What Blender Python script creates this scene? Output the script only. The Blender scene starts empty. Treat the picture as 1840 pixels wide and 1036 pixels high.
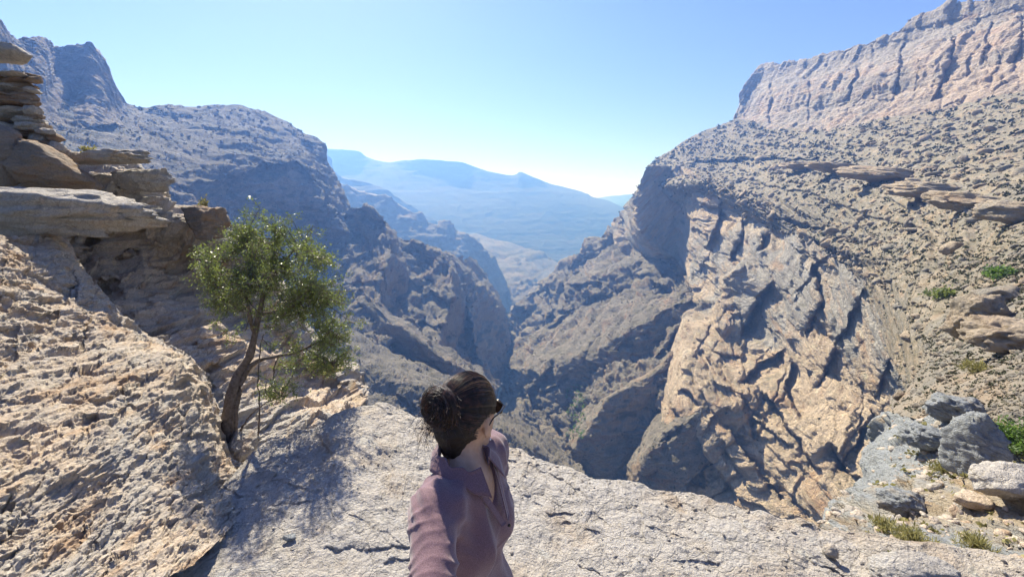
import bpy, math, random, time
import numpy as np
T0 = time.time()
random.seed(7)
RNG = np.random.default_rng(7)
SC = bpy.context.scene
COL = SC.collection
F32 = np.float32

# ------------------------------------------------------------------ camera
CAMZ = 2.1
FPX = 772.0            # focal length in pixels of the 1840 wide photograph
PITCH = math.radians(11.2)
CP, SP = math.cos(PITCH), math.sin(PITCH)
cam_d = bpy.data.cameras.new("camera")
cam = bpy.data.objects.new("camera", cam_d)
COL.objects.link(cam)
cam.location = (0, 0, CAMZ)
cam.rotation_euler = (math.pi / 2 - PITCH, 0, 0)
cam_d.sensor_width = 36
cam_d.lens = 36 * FPX / 1840
cam_d.clip_start = 0.02
cam_d.clip_end = 40000
SC.camera = cam


def unproj(q):
    """q (...,3): pixel x, pixel y, forward distance in metres -> world point"""
    q = np.asarray(q, float)
    h = (q[..., 0] - 920) / FPX
    v = (518 - q[..., 1]) / FPX
    y = CP + v * SP
    z = -SP + v * CP
    s = q[..., 2] / y
    return np.stack([h * s, q[..., 2], z * s + CAMZ], -1)


def P(x, y, d):
    return unproj(np.array([x, y, d], float))


# ------------------------------------------------------------------ noise
_T = RNG.random((4096, 4)).astype(F32)
_G = RNG.normal(size=(4096, 3))
_G = (_G / np.linalg.norm(_G, axis=1)[:, None]).astype(F32)


def _h(ix, iy, iz, seed):
    h = (ix * 73856093) ^ (iy * 19349663) ^ (iz * 83492791) ^ (seed * 2654435)
    h = h ^ (h >> 13)
    return (h * 1274126177 >> 7) & 4095


def perlin(p, seed=0):
    f = np.floor(p)
    i = f.astype(np.int64)
    r = (p - f).astype(F32)
    u = r * r * r * (r * (r * 6 - 15) + 10)
    out = 0
    for dx in (0, 1):
        wx = u[:, 0] if dx else 1 - u[:, 0]
        for dy in (0, 1):
            wy = u[:, 1] if dy else 1 - u[:, 1]
            for dz in (0, 1):
                wz = u[:, 2] if dz else 1 - u[:, 2]
                g = _G[_h(i[:, 0] + dx, i[:, 1] + dy, i[:, 2] + dz, seed)]
                dd = g[:, 0] * (r[:, 0] - dx) + g[:, 1] * (r[:, 1] - dy) + g[:, 2] * (r[:, 2] - dz)
                out = out + wx * wy * wz * dd
    return out * 1.5


def fbm(p, seed=0, o=4):
    a, s, out = 1.0, 1.0, 0
    for k in range(o):
        out = out + a * perlin(p * s, seed + k * 11)
        a *= .5
        s *= 2.03
    return out


def facet(p, seed=0, tilt=.9):
    """blocky fractured rock: each cell has its own height and tilt"""
    b = np.floor(p - .5)
    i = b.astype(np.int64)
    best = np.full(len(p), 1e9, F32)
    val = np.zeros(len(p), F32)
    for dx in (0, 1):
        for dy in (0, 1):
            for dz in (0, 1):
                h = _h(i[:, 0] + dx, i[:, 1] + dy, i[:, 2] + dz, seed)
                t = _T[h]
                q = (p - b).astype(F32)
                q[:, 0] -= dx + .5 + (t[:, 0] - .5) * .8
                q[:, 1] -= dy + .5 + (t[:, 1] - .5) * .8
                q[:, 2] -= dz + .5 + (t[:, 2] - .5) * .8
                d = (q * q).sum(1)
                g = _G[h]
                v = (t[:, 3] - .5) + tilt * (q * g).sum(1)
                m = d < best
                best[m] = d[m]
                val[m] = v[m]
    return val


def sstep(x, a, b):
    t = np.clip((x - a) / (b - a), 0, 1)
    return t * t * (3 - 2 * t)


# ------------------------------------------------------------------ meshes
def tag(o, label=None, cat=None, group=None, kind=None):
    if label: o['label'] = label
    if cat: o['category'] = cat
    if group: o['group'] = group
    if kind: o['kind'] = kind
    return o


def mesh_np(name, V, Fc, mats=(), smooth=False, attrs=None, parent=None, link=True, matidx=None):
    me = bpy.data.meshes.new(name)
    V = np.ascontiguousarray(V, F32)
    Fc = np.ascontiguousarray(Fc, np.int32)
    k = Fc.shape[1]
    me.vertices.add(len(V)); me.vertices.foreach_set('co', V.ravel())
    me.loops.add(Fc.size); me.loops.foreach_set('vertex_index', Fc.ravel())
    me.polygons.add(len(Fc))
    me.polygons.foreach_set('loop_start', np.arange(0, Fc.size, k, dtype=np.int32))
    me.polygons.foreach_set('loop_total', np.full(len(Fc), k, np.int32))
    if smooth:
        me.polygons.foreach_set('use_smooth', np.ones(len(Fc), bool))
    for m in mats: me.materials.append(m)
    if matidx is not None:
        me.polygons.foreach_set('material_index', np.ascontiguousarray(matidx, np.int32))
    if attrs:
        for a, d in attrs.items():
            at = me.attributes.new(a, 'FLOAT', 'POINT')
            at.data.foreach_set('value', np.ascontiguousarray(d, F32))
    me.update(calc_edges=True)
    if not link:
        return me
    o = bpy.data.objects.new(name, me)
    COL.objects.link(o)
    if parent is not None: o.parent = parent
    return o


def quads(nv, nu):
    i = np.arange(nv * nu).reshape(nv, nu)
    return np.stack([i[:-1, :-1], i[:-1, 1:], i[1:, 1:], i[1:, :-1]], -1).reshape(-1, 4)


def pchip(x, y, xs):
    """x (n), y (n,c) -> (m,c); monotone cubic"""
    x = np.asarray(x, float); y = np.asarray(y, float)
    n = len(x)
    if n == 2:
        t = ((xs - x[0]) / (x[1] - x[0]))[:, None]
        return y[0] * (1 - t) + y[1] * t
    h = np.diff(x)[:, None]
    dl = np.diff(y, axis=0) / h
    m = np.zeros_like(y)
    w1 = 2 * h[1:] + h[:-1]; w2 = h[1:] + 2 * h[:-1]
    with np.errstate(divide='ignore', invalid='ignore'):
        hm = (w1 + w2) / (w1 / dl[:-1] + w2 / dl[1:])
    m[1:-1] = np.where(dl[:-1] * dl[1:] > 0, np.nan_to_num(hm), 0)
    m[0] = dl[0]; m[-1] = dl[-1]
    k = np.clip(np.searchsorted(x, xs, side='right') - 1, 0, n - 2)
    hh = h[k]
    t = ((xs - x[k]) / hh[:, 0])[:, None]
    t2 = t * t; t3 = t2 * t
    return (2 * t3 - 3 * t2 + 1) * y[k] + (t3 - 2 * t2 + t) * hh * m[k] + (-2 * t3 + 3 * t2) * y[k + 1] + (t3 - t2) * hh * m[k + 1]


def loft(rows, step=2.0, back=None, front=None, sharp=False):
    """rows of (px,py,dist). Returns grid (nv,nu,3) of world points, plus row parameter grid."""
    R = []
    L = 0
    for r in rows:
        a = np.array(r, float)
        L = max(L, np.abs(np.diff(a[:, :2], axis=0)).sum(0).max())
    nu = int(max(24, L / step))
    us = np.linspace(0, 1, nu)
    for r in rows:
        a = np.array(r, float); a[:, 2] = np.log(a[:, 2])
        s = np.concatenate([[0], np.cumsum(np.linalg.norm(np.diff(a[:, :2], axis=0), axis=1))])
        s /= s[-1]
        R.append(pchip(s, a, us))
    R = np.array(R)                      # (nr,nu,3)
    gaps = [np.percentile(np.linalg.norm(R[i + 1, :, :2] - R[i, :, :2], axis=1), 80) for i in range(len(R) - 1)]
    kn = np.concatenate([[0], np.cumsum(np.maximum(gaps, 4))])
    nv = int(max(10, kn[-1] / step))
    vs = np.unique(np.concatenate([np.linspace(0, kn[-1], nv)]))
    flat = R.reshape(len(R), -1)
    G = pchip(kn, flat, vs).reshape(len(vs), nu, 3)
    vpar = np.interp(vs, kn, np.arange(len(R)))
    G[..., 2] = np.exp(G[..., 2])
    W = unproj(G)
    Vp = np.repeat(vpar[:, None], nu, 1)
    if back is not None:                 # list of world offsets behind the first row (relative to distance)
        ext = []
        for (f, dz, n) in back:
            ext.append((f, dz, n))
        prev = W[0].copy(); add = []
        D0 = G[0, :, 2][:, None]
        pf, pz = 0, 0
        for (f, dz, n) in back:
            for j in range(1, n + 1):
                a = j / n
                ff = pf + (f - pf) * a; zz = pz + (dz - pz) * a
                dirv = np.stack([W[0, :, 0] / W[0, :, 1] * 1.0, np.ones(nu), np.zeros(nu)], -1)
                add.append(W[0] + dirv * D0 * ff + np.array([0, 0, 1]) * D0 * zz)
            pf, pz = f, dz
        add = np.array(add[::-1])
        W = np.concatenate([add, W]); Vp = np.concatenate([np.full((len(add), nu), -1.0), Vp])
    return W, Vp


def grid_normals(W):
    du = np.gradient(W, axis=1); dv = np.gradient(W, axis=0)
    n = np.cross(du, dv)
    n /= np.linalg.norm(n, axis=-1)[..., None] + 1e-12
    c = np.array([0, 0, CAMZ])
    s = np.sum(n * (c - W), -1)
    if np.median(s) < 0: n = -n
    sp = np.maximum(np.linalg.norm(du, axis=-1), np.linalg.norm(dv, axis=-1))
    return n, sp


def smooth_grid(A, n):
    for _ in range(n):
        A[1:-1] = (A[:-2] + 2 * A[1:-1] + A[2:]) / 4
        A[:, 1:-1] = (A[:, :-2] + 2 * A[:, 1:-1] + A[:, 2:]) / 4
    return A


def frame_of(n):
    n = np.array(n, float); n /= np.linalg.norm(n)
    a = np.cross(n, [0, 0, 1.0]);
    if np.linalg.norm(a) < 1e-3: a = np.array([1.0, 0, 0])
    a /= np.linalg.norm(a)
    return np.stack([a, np.cross(n, a), n])


def rocky(W, amp=.12, bed=(0, 0, 1), aniso=(2.2, 2.2, .8), seed=0, lo=1.6, hi=.10, blocky=.6, ridged=.5,
          strata=0, sdiv=60, flute=0, power=1.0, soft=.35, smask=None, dist=None):
    """adds fractal relief whose octaves run from the mesh spacing up to hi*distance"""
    nv, nu, _ = W.shape
    N, sp = grid_normals(W)
    N = smooth_grid(N, 6); N /= np.linalg.norm(N, axis=-1)[..., None] + 1e-9
    p = W.reshape(-1, 3)
    n = N.reshape(-1, 3)
    sp = np.minimum(sp.reshape(-1), np.percentile(sp, 99))
    D = np.linalg.norm(p - np.array([0, 0, CAMZ]), axis=1) if dist is None else np.full(len(p), dist)
    B = frame_of(bed)
    q = p @ B.T
    d = np.zeros(len(p))
    lmax, lmin = (hi * D).max(), (lo * sp).min()
    k0 = math.floor(math.log2(max(lmin, 1e-4))); k1 = math.ceil(math.log2(lmax))
    for k in range(k0, k1 + 1):
        lam = 2.0 ** k
        w = sstep(lam / sp, lo, lo * 2) * (1 - sstep(lam / (hi * D), .8, 1.7))
        m = w > .01
        if m.sum() < 50: continue
        rel = lam / (hi * D[m])
        a = lam * w[m] * np.clip(rel, 0, 1) ** (power - 1)
        qa = q[m] / lam
        wq = qa / np.array(aniso)
        x = np.zeros(m.sum())
        if blocky > 0:
            wp = wq + .18 * perlin(qa * .9, seed + 900 + k)[:, None]
            x = x + blocky * facet(wp, seed + 31 * (k - k0))
        if ridged > 0:
            r = 1 - 2.0 * np.abs(perlin(wq * .8, seed + 7 + 17 * (k - k0)))
            x = x + ridged * (r - .6)
        x = x + soft * perlin(qa * .8, seed + 5 * k + 100)
        d[m] += a * x * amp
    if flute:
        fl = flute
        L = sdiv
        qq = p / L * np.array([1.0, 1.0, .16])
        x = 1 - 2.4 * np.abs(perlin(qq * 2.2, seed + 50))
        x = x + .6 * (1 - 2.4 * np.abs(perlin(qq * 5.1, seed + 51))) + .45 * facet(qq * np.array([7, 7, 5.]), seed + 52)
        d += fl * L * x * .12
    if strata:
        L = sdiv
        s = q[:, 2] / L * 6 + .35 * perlin(q / L / 2.5, seed + 60)
        i = np.floor(s).astype(int); f = s - i
        h0 = _T[(i * 7919 + seed) & 4095, 0]; h1 = _T[((i + 1) * 7919 + seed) & 4095, 0]
        st = h0 + (h1 - h0) * sstep(f, .75, 1.0) - .5
        s2 = s * 3.7 + 3
        i = np.floor(s2).astype(int); f = s2 - i
        h0 = _T[(i * 7919 + seed + 5) & 4095, 1]; h1 = _T[((i + 1) * 7919 + seed + 5) & 4095, 1]
        st = st + .45 * (h0 + (h1 - h0) * sstep(f, .7, 1.0) - .5)
        if smask is not None: st = st * sstep(D, *smask)
        d += strata * L * st * .12
    out = p + n * d[:, None]
    return out.reshape(nv, nu, 3), d.reshape(nv, nu)


# ------------------------------------------------------------------ materials
def new_mat(name):
    m = bpy.data.materials.new(name); m.use_nodes = True
    nt = m.node_tree; nt.nodes.clear()
    return m, nt


class NB:
    def __init__(s, nt): s.nt = nt
    def n(s, t, **kw):
        nd = s.nt.nodes.new(t)
        ins = kw.pop('ins', {})
        for k, v in kw.items(): setattr(nd, k, v)
        for k, v in ins.items():
            if isinstance(v, bpy.types.NodeSocket): s.nt.links.new(v, nd.inputs[k])
            else: nd.inputs[k].default_value = v
        return nd
    def noise(s, vec, scale, detail=6, rough=.6, dist=0.0):
        return s.n('ShaderNodeTexNoise', ins={'Vector': vec, 'Scale': scale, 'Detail': detail, 'Roughness': rough, 'Distortion': dist}).outputs['Fac']
    def ramp(s, fac, a, b, ca=0.0, cb=1.0):
        return s.n('ShaderNodeMapRange', ins={'Value': fac, 'From Min': a, 'From Max': b, 'To Min': ca, 'To Max': cb}).outputs[0]
    def mix(s, fac, a, b, mode='MIX'):
        nd = s.nt.nodes.new('ShaderNodeMix'); nd.data_type = 'RGBA'; nd.blend_type = mode
        for sock, v in ((nd.inputs[0], fac), (nd.inputs[6], a), (nd.inputs[7], b)):
            if isinstance(v, bpy.types.NodeSocket): s.nt.links.new(v, sock)
            elif isinstance(v, (int, float)): sock.default_value = v
            else: sock.default_value = (*v, 1)
        return nd.outputs[2]
    def math(s, op, a, b=0.0):
        nd = s.n('ShaderNodeMath', operation=op)
        for sock, v in ((nd.inputs[0], a), (nd.inputs[1], b)):
            if isinstance(v, bpy.types.NodeSocket): s.nt.links.new(v, sock)
            else: sock.default_value = v
        return nd.outputs[0]


def rock_mat(name, grey, tan, rust, scale, bed=(0, 0, 1), stretch=4.0, streak=0.0, veg=(.085, .085, .05), dark=(.09, .085, .08),
             bump=.5, bdist=None, pale=(.5, .48, .44), tanamt=.5, fine=1.0, crack=.55, cs=1.0):
    """limestone: grey crust, tan broken faces, rust beds, dark varnish; attributes tint and veg move the mix"""
    m, nt = new_mat(name); b = NB(nt)
    geo = b.n('ShaderNodeNewGeometry')
    pos = geo.outputs['Position']
    # frame along the bedding
    B = frame_of(bed)
    dots = []
    for ax in B:
        dots.append(b.n('ShaderNodeVectorMath', operation='DOT_PRODUCT', ins={0: pos, 1: tuple(ax)}).outputs['Value'])
    bv = b.n('ShaderNodeCombineXYZ', ins={0: dots[0], 1: dots[1], 2: dots[2]}).outputs[0]
    st = b.n('ShaderNodeVectorMath', operation='MULTIPLY', ins={0: bv, 1: (1, 1, stretch)}).outputs[0]
    t = b.n('ShaderNodeAttribute', attribute_name='tint').outputs['Fac']
    vg = b.n('ShaderNodeAttribute', attribute_name='veg').outputs['Fac']
    n1 = b.noise(st, scale, 9, .62, .4)
    n2 = b.noise(bv, scale * .35, 6, .6, .3)
    n3 = b.noise(bv, scale * 5, 9, .7)
    n4 = b.noise(st, scale * 2.3, 8, .7, .6)
    tt = b.math('ADD', t, b.ramp(n2, .3, .7, -.35, .35))
    tt = b.math('ADD', tt, b.ramp(n1, .35, .65, -.3, .3))
    fac = b.n('ShaderNodeClamp', ins={0: b.ramp(tt, .25, .75)}).outputs[0]
    c = b.mix(fac, grey, tan)
    c = b.mix(b.ramp(n4, .56, .72, 0, .75), c, b.mix(fac, pale, tuple(min(.7, x * 1.35) for x in tan)))
    c = b.mix(b.math('MULTIPLY', b.ramp(n1, .54, .66), b.math('MULTIPLY', fac, .8)), c, rust)
    c = b.mix(b.ramp(n3, .40, .28, 0, .5), c, dark)
    if streak:
        sv = b.n('ShaderNodeVectorMath', operation='MULTIPLY', ins={0: pos, 1: (1, 1, .12)}).outputs[0]
        sn = b.noise(sv, scale * 1.6, 7, .65, .2)
        c = b.mix(b.ramp(sn, .5, .66, 0, streak), c, dark)
        sn2 = b.noise(sv, scale * 3.1, 7, .65, .2)
        c = b.mix(b.ramp(sn2, .55, .7, 0, streak * .8), c, pale)
    vn = b.noise(bv, scale * 1.7, 8, .75)
    vf = b.math('MULTIPLY', b.ramp(vn, .4, .6), vg)
    c = b.mix(vf, c, veg)
    # joints and cracks
    wv = b.n('ShaderNodeVectorMath', operation='MULTIPLY_ADD', ins={0: b.n('ShaderNodeTexNoise', ins={'Vector': bv, 'Scale': scale * 2.2, 'Detail': 5.0}).outputs['Color'], 1: (.9 / scale,) * 3, 2: st}).outputs[0]
    vo = b.n('ShaderNodeTexVoronoi', feature='DISTANCE_TO_EDGE', ins={'Vector': wv, 'Scale': scale * 1.3 * cs}).outputs['Distance']
    vo2 = b.n('ShaderNodeTexVoronoi', feature='DISTANCE_TO_EDGE', ins={'Vector': wv, 'Scale': scale * 4.1 * cs}).outputs['Distance']
    ck = b.math('MINIMUM', b.ramp(vo, 0, .035), b.ramp(vo2, 0, .06, .45, 1))
    ck = b.math('MAXIMUM', ck, b.ramp(n2, .42, .6, 0, .8))
    c = b.mix(b.ramp(ck, 0, 1, crack, 0), c, dark)
    # value grain
    g = b.ramp(b.noise(pos, scale * 22 * fine, 5, .7), .25, .75, .72, 1.22)
    gc = b.n('ShaderNodeCombineXYZ', ins={0: g, 1: g, 2: g}).outputs[0]
    c = b.mix(1.0, c, gc, 'MULTIPLY')
    hb = b.math('ADD', b.noise(st, scale * 4, 12, .68), b.math('MULTIPLY', b.noise(pos, scale * 20 * fine, 6, .7), .3))
    hb = b.math('ADD', hb, b.math('MULTIPLY', ck, .25 * crack))
    bm = b.n('ShaderNodeBump', ins={'Strength': bump, 'Distance': bdist if bdist else 1.2 / scale * .25, 'Height': hb}).outputs[0]
    bs = b.n('ShaderNodeBsdfPrincipled', ins={'Base Color': c, 'Roughness': .9, 'Normal': bm})
    bs.inputs['Specular IOR Level'].default_value = .25
    out = b.n('ShaderNodeOutputMaterial', ins={'Surface': bs.outputs[0]})
    return m


def simple_mat(name, c1, c2, scale, rough=.8, bump=0, bscale=None, spec=.3, trans=None, sheen=0, coord='Object'):
    m, nt = new_mat(name); b = NB(nt)
    tc = b.n('ShaderNodeTexCoord').outputs[coord]
    n1 = b.noise(tc, scale, 6, .65)
    c = b.mix(b.ramp(n1, .35, .65), c1, c2)
    bs = b.n('ShaderNodeBsdfPrincipled', ins={'Base Color': c, 'Roughness': rough})
    bs.inputs['Specular IOR Level'].default_value = spec
    if sheen:
        bs.inputs['Sheen Weight'].default_value = sheen
    if bump:
        hb = b.noise(tc, bscale or scale * 3, 8, .65)
        bm = b.n('ShaderNodeBump', ins={'Strength': bump, 'Distance': .3 / (bscale or scale * 3), 'Height': hb}).outputs[0]
        nt.links.new(bm, bs.inputs['Normal'])
    sh = bs.outputs[0]
    if trans:
        tr = b.n('ShaderNodeBsdfTranslucent', ins={'Color': (*trans, 1)})
        sh = b.n('ShaderNodeMixShader', ins={0: .35, 1: sh, 2: tr.outputs[0]}).outputs[0]
    b.n('ShaderNodeOutputMaterial', ins={'Surface': sh})
    return m


GREY = (.30, .29, .27); TAN = (.50, .37, .25); RUST = (.36, .20, .11)

# bedding directions
BED_R = (-.75, -.15, .62)
BED_L = (.45, .1, .9)
M_far = rock_mat('far_rock', (.035, .035, .04), (.05, .045, .045), (.04, .035, .035), .006, stretch=3, bump=.2, crack=0, pale=(.06, .06, .06), dark=(.03, .03, .03))  # dark rock; the far slopes' shade is put into this low albedo too
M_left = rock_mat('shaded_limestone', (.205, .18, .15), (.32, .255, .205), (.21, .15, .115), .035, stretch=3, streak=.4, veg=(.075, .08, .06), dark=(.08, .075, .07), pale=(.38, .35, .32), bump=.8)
M_mid = rock_mat('gorge_rock', (.255, .23, .20), (.37, .29, .22), (.27, .165, .11), .05, bed=(-.3, -.4, .85), stretch=4, veg=(.13, .12, .085), dark=(.10, .09, .08), pale=(.46, .42, .36), bump=.8, crack=.35)
M_up = rock_mat('upper_cliff_rock', (.37, .33, .285), (.50, .395, .31), (.42, .29, .21), .04, stretch=3.0, streak=.6, dark=(.17, .15, .135), pale=(.66, .58, .50), crack=.35, bump=.7)
M_wall = rock_mat('folded_wall_rock', (.44, .415, .38), (.64, .51, .38), (.44, .27, .16), .045, bed=BED_R, stretch=7, streak=.25, dark=(.17, .16, .145), pale=(.66, .60, .52), crack=.4, bump=.8)
M_talus = rock_mat('talus_rock', (.275, .25, .21), (.42, .34, .25), (.33, .23, .15), .18, bed=(0.1, -.2, .95), stretch=3, veg=(.17, .15, .095), dark=(.12, .115, .1), pale=(.54, .49, .42), bump=.7, crack=.2)
M_near = rock_mat('near_limestone', (.50, .455, .40), (.62, .50, .38), (.50, .33, .20), 2.2, bed=(-.8, -.05, .6), stretch=3.0, dark=(.2, .17, .145), pale=(.66, .62, .56), bump=.7, fine=1.2, crack=.5)
M_plat = rock_mat('ledge_limestone', (.57, .525, .475), (.60, .52, .43), (.46, .36, .27), 2.2, bed=(0, 0, 1), stretch=1.5, dark=(.22, .2, .175), pale=(.66, .64, .60), bump=.9, fine=1.3, crack=.5, cs=.9)
M_brown = rock_mat('brown_rock', (.23, .20, .165), (.35, .26, .18), (.36, .20, .10), 2.2, bed=(-.2, .1, 1), stretch=3, dark=(.1, .085, .07), pale=(.45, .40, .33), bump=.7, crack=.3)
M_blue = rock_mat('bluish_limestone', (.36, .375, .38), (.46, .385, .28), (.38, .26, .15), 1.2, bed=(.6, .2, .75), stretch=4, dark=(.15, .15, .15), pale=(.60, .59, .57), bump=.8)

SURF = {}


def rlines(n, box, ang, spread, length, amp, w, side, seed):
    r = np.random.default_rng(seed); out = []
    for k in range(n):
        x = r.uniform(box[0], box[2]); y = r.uniform(box[1], box[3]); L = r.uniform(*length) / 2
        a = math.radians(ang + r.normal(0, spread)); c, s_ = math.cos(a), math.sin(a)
        a2 = a + r.normal(0, .25); c2, s2 = math.cos(a2), math.sin(a2)
        out.append(([(x - c * L, y - s_ * L), (x, y), (x + c2 * L, y + s2 * L)], side, r.uniform(*amp), r.uniform(*w)))
    return out


def sculpt(lines):
    """cliff steps: along each line the ground on one side (right of its direction seen from the viewpoint when side=+1)
    stands back by amp*distance and eases back over w"""
    def f(W, Vp):
        c = np.array([0, 0, CAMZ])
        x, y, fw = project(W)
        mul = np.ones(x.shape)
        for pts, side, amp, w in lines:
            pts = np.array(pts, float)
            pad = w * 4 + 14
            mk = (x > pts[:, 0].min() - pad) & (x < pts[:, 0].max() + pad) & (y > pts[:, 1].min() - pad) & (y < pts[:, 1].max() + pad) & (Vp > -.5)
            if not mk.any(): continue
            X = x[mk]; Y = y[mk]
            best = np.full(X.shape, 1e9); sg = np.zeros(X.shape); tt = np.zeros(X.shape)
            wob = 7 * perlin(np.stack([X / 26, Y / 26, 0 * X + amp * 99], -1), 5) + 3 * perlin(np.stack([X / 8, Y / 8, 0 * X + amp * 99], -1), 6)
            L = np.concatenate([[0], np.cumsum(np.linalg.norm(np.diff(pts, axis=0), axis=1))])
            for i in range(len(pts) - 1):
                a, b_ = pts[i], pts[i + 1]; d = b_ - a; l = np.linalg.norm(d)
                t = np.clip(((X - a[0]) * d[0] + (Y - a[1]) * d[1]) / l ** 2, 0, 1)
                ds = np.hypot(X - a[0] - t * d[0], Y - a[1] - t * d[1])
                s_ = np.sign(d[0] * (Y - a[1]) - d[1] * (X - a[0]))
                m = ds < best
                best = np.where(m, ds, best); sg = np.where(m, s_, sg); tt = np.where(m, (L[i] + t * l) / L[-1], tt)
            sd_ = best * sg * side + wob
            end = sstep(tt, 0, .18) * (1 - sstep(tt, .82, 1))
            mul[mk] += amp * sstep(sd_, -1, 4) * np.exp(-np.maximum(sd_, 0) / w) * end
        return c + (W - c) * mul[..., None]
    return f


def project(W):
    x = W[..., 0]; y = W[..., 1]; z = W[..., 2] - CAMZ
    f = y * CP - z * SP; u = y * SP + z * CP
    f = np.where(np.abs(f) < 1e-6, 1e-6, f)
    return 920 + FPX * x / f, 518 - FPX * u / f, f




def land(name, rows, mat, step=2.0, back=None, label=None, tint=0.0, veg=0.0, keep=True, smooth=False, post=None, tintfn=None, vegfn=None, **kw):
    W, Vp = loft(rows, step, back)
    if post: W = post(W, Vp)
    if kw.pop('skirt', False):
        D0 = np.linalg.norm(W[:, :1] - np.array([0, 0, CAMZ]), axis=-1, keepdims=True)
        ks = np.linspace(1, 0, 14, endpoint=False)[None, :, None]
        W = np.concatenate([W[:, :1] + (W[:, :1] - np.array([0, 0, CAMZ])) * .22 * ks + D0 * np.array([.10, 0, -.10]) * ks ** .8, W], axis=1)
        Vp = np.concatenate([np.repeat(Vp[:, :1] * 0, 14, 1), Vp], axis=1)
    R, d = rocky(W, **kw)
    nv, nu, _ = R.shape
    tn = np.full((nv, nu), float(tint)); vg = np.full((nv, nu), float(veg))
    if tintfn: tn = tintfn(R, Vp, d)
    if vegfn: vg = vegfn(R, Vp, d)
    o = mesh_np(name, R.reshape(-1, 3), quads(nv, nu), [mat], smooth=smooth, attrs={'tint': tn.ravel(), 'veg': vg.ravel()})
    tag(o, kind='structure')
    if label: o['label'] = label
    if keep: SURF.setdefault(name, []).append((R, Vp))
    return o, R, Vp


def slope_of(R):
    n, sp = grid_normals(smooth_grid(R.copy(), 1))
    return np.abs(n[..., 2])


# ------------------------------------------------------------------ far layers
o = mesh_np('ground', [(-12000, -3000, -480), (12000, -3000, -480), (12000, 9500, -480), (-12000, 9500, -480)], [(0, 1, 2, 3)], [M_far])
tag(o, kind='structure')
land('distant_mountain', [
    [(940, 372, 5100), (1040, 356, 5100), (1072, 353, 5100), (1105, 350, 4950), (1145, 347, 4950), (1220, 343, 4950), (1330, 360, 4950)],
    [(940, 420, 4500), (1040, 420, 4500), (1105, 420, 4500), (1145, 420, 4500), (1220, 420, 4500), (1330, 420, 4500)]],
    M_far, 2.5, back=[(.05, -.02, 4), (.1, -.12, 4)], amp=.10, seed=1, hi=.04)
land('far_mountain', [
    [(440, 268, 2640), (560, 266, 2640), (592, 268, 2640), (640, 271, 2640), (665, 283, 2640), (700, 292, 2640), (735, 287, 2640), (762, 285, 2640), (800, 289, 2640), (825, 291, 2640), (850, 299, 2680), (885, 310, 2680), (920, 315, 2720), (928, 313, 2720), (933, 309, 2720), (955, 317, 2720), (985, 328, 2800), (1055, 348, 2880), (1062, 353, 2880), (1090, 360, 2880), (1125, 376, 2880), (1180, 400, 2800), (1260, 440, 2720)],
    [(440, 300, 2560), (640, 300, 2560), (762, 310, 2560), (885, 335, 2560), (985, 350, 2600), (1062, 370, 2640), (1150, 400, 2640), (1260, 450, 2640)],
    [(440, 360, 2160), (640, 380, 2160), (762, 390, 2160), (885, 400, 2200), (985, 420, 2240), (1062, 430, 2320), (1150, 440, 2400), (1260, 470, 2400)],
    [(440, 520, 1760), (640, 520, 1760), (885, 500, 1840), (1062, 500, 1920), (1260, 520, 2000)],
    [(440, 640, 1520), (640, 640, 1520), (885, 620, 1520), (1062, 600, 1600), (1260, 600, 1680)]],
    M_far, 2.0, back=[(.05, -.0, 3), (.1, -.1, 4)], amp=.10, seed=2, hi=.02, strata=.2, sdiv=220, ridged=.5, blocky=.9, soft=.1)
land('hazy_ridge', [
    [(470, 250, 1840), (560, 268, 1840), (590, 286, 1840), (600, 305, 1840), (612, 316, 1840), (650, 321, 1840), (682, 333, 1840), (700, 345, 1840), (740, 368, 1840), (790, 400, 1840), (850, 440, 1840), (920, 500, 1840)],
    [(470, 400, 1656), (600, 400, 1656), (700, 430, 1656), (790, 460, 1656), (850, 500, 1656), (920, 560, 1656)],
    [(470, 600, 1380), (600, 600, 1380), (700, 600, 1380), (920, 640, 1380)]],
    M_far, 2.5, back=[(.05, -.0, 3), (.1, -.1, 4)], amp=.16, seed=3, hi=.05, strata=.3, sdiv=200)
land('pale_hill', [
    [(800, 410, 1750), (845, 420, 1750), (900, 432, 1750), (950, 443, 1750), (985, 455, 1750), (1002, 470, 1750), (1040, 500, 1750)],
    [(800, 440, 1600), (870, 440, 1600), (910, 450, 1600), (960, 470, 1600), (1010, 500, 1600), (1040, 530, 1600)],
    [(800, 520, 1450), (870, 500, 1400), (920, 495, 1350), (960, 510, 1350), (990, 530, 1350), (1040, 560, 1350)],
    [(800, 640, 1100), (870, 620, 1100), (920, 600, 1100), (960, 590, 1100), (1040, 620, 1100)]],
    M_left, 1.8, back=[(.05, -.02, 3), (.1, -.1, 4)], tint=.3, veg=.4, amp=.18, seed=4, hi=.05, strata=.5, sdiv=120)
land('valley_cliff', [
    [(560, 320, 1250), (610, 330, 1250), (640, 340, 1250), (690, 352, 1250), (720, 372, 1250), (750, 385, 1250), (772, 402, 1250), (785, 404, 1250), (790, 397, 1250), (806, 399, 1250), (812, 410, 1250), (840, 425, 1230), (862, 436, 1220), (880, 455, 1200), (893, 478, 1200), (903, 505, 1200), (915, 560, 1150), (925, 640, 1100)],
    [(560, 420, 1150), (640, 420, 1150), (720, 430, 1150), (800, 450, 1150), (850, 480, 1150), (880, 520, 1150), (908, 580, 1100), (920, 650, 1100)],
    [(560, 480, 1100), (640, 500, 1080), (720, 500, 1080), (800, 540, 1080), (880, 580, 1080), (905, 620, 1050), (918, 660, 1050)],
    [(560, 700, 800), (640, 700, 800), (720, 700, 800), (880, 700, 900), (910, 700, 950)]],
    M_left, 1.8, back=[(.03, .0, 3), (.1, -.1, 4)], tint=.2, amp=.15, seed=5, hi=.06, strata=.6, sdiv=90, flute=.3)
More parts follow.
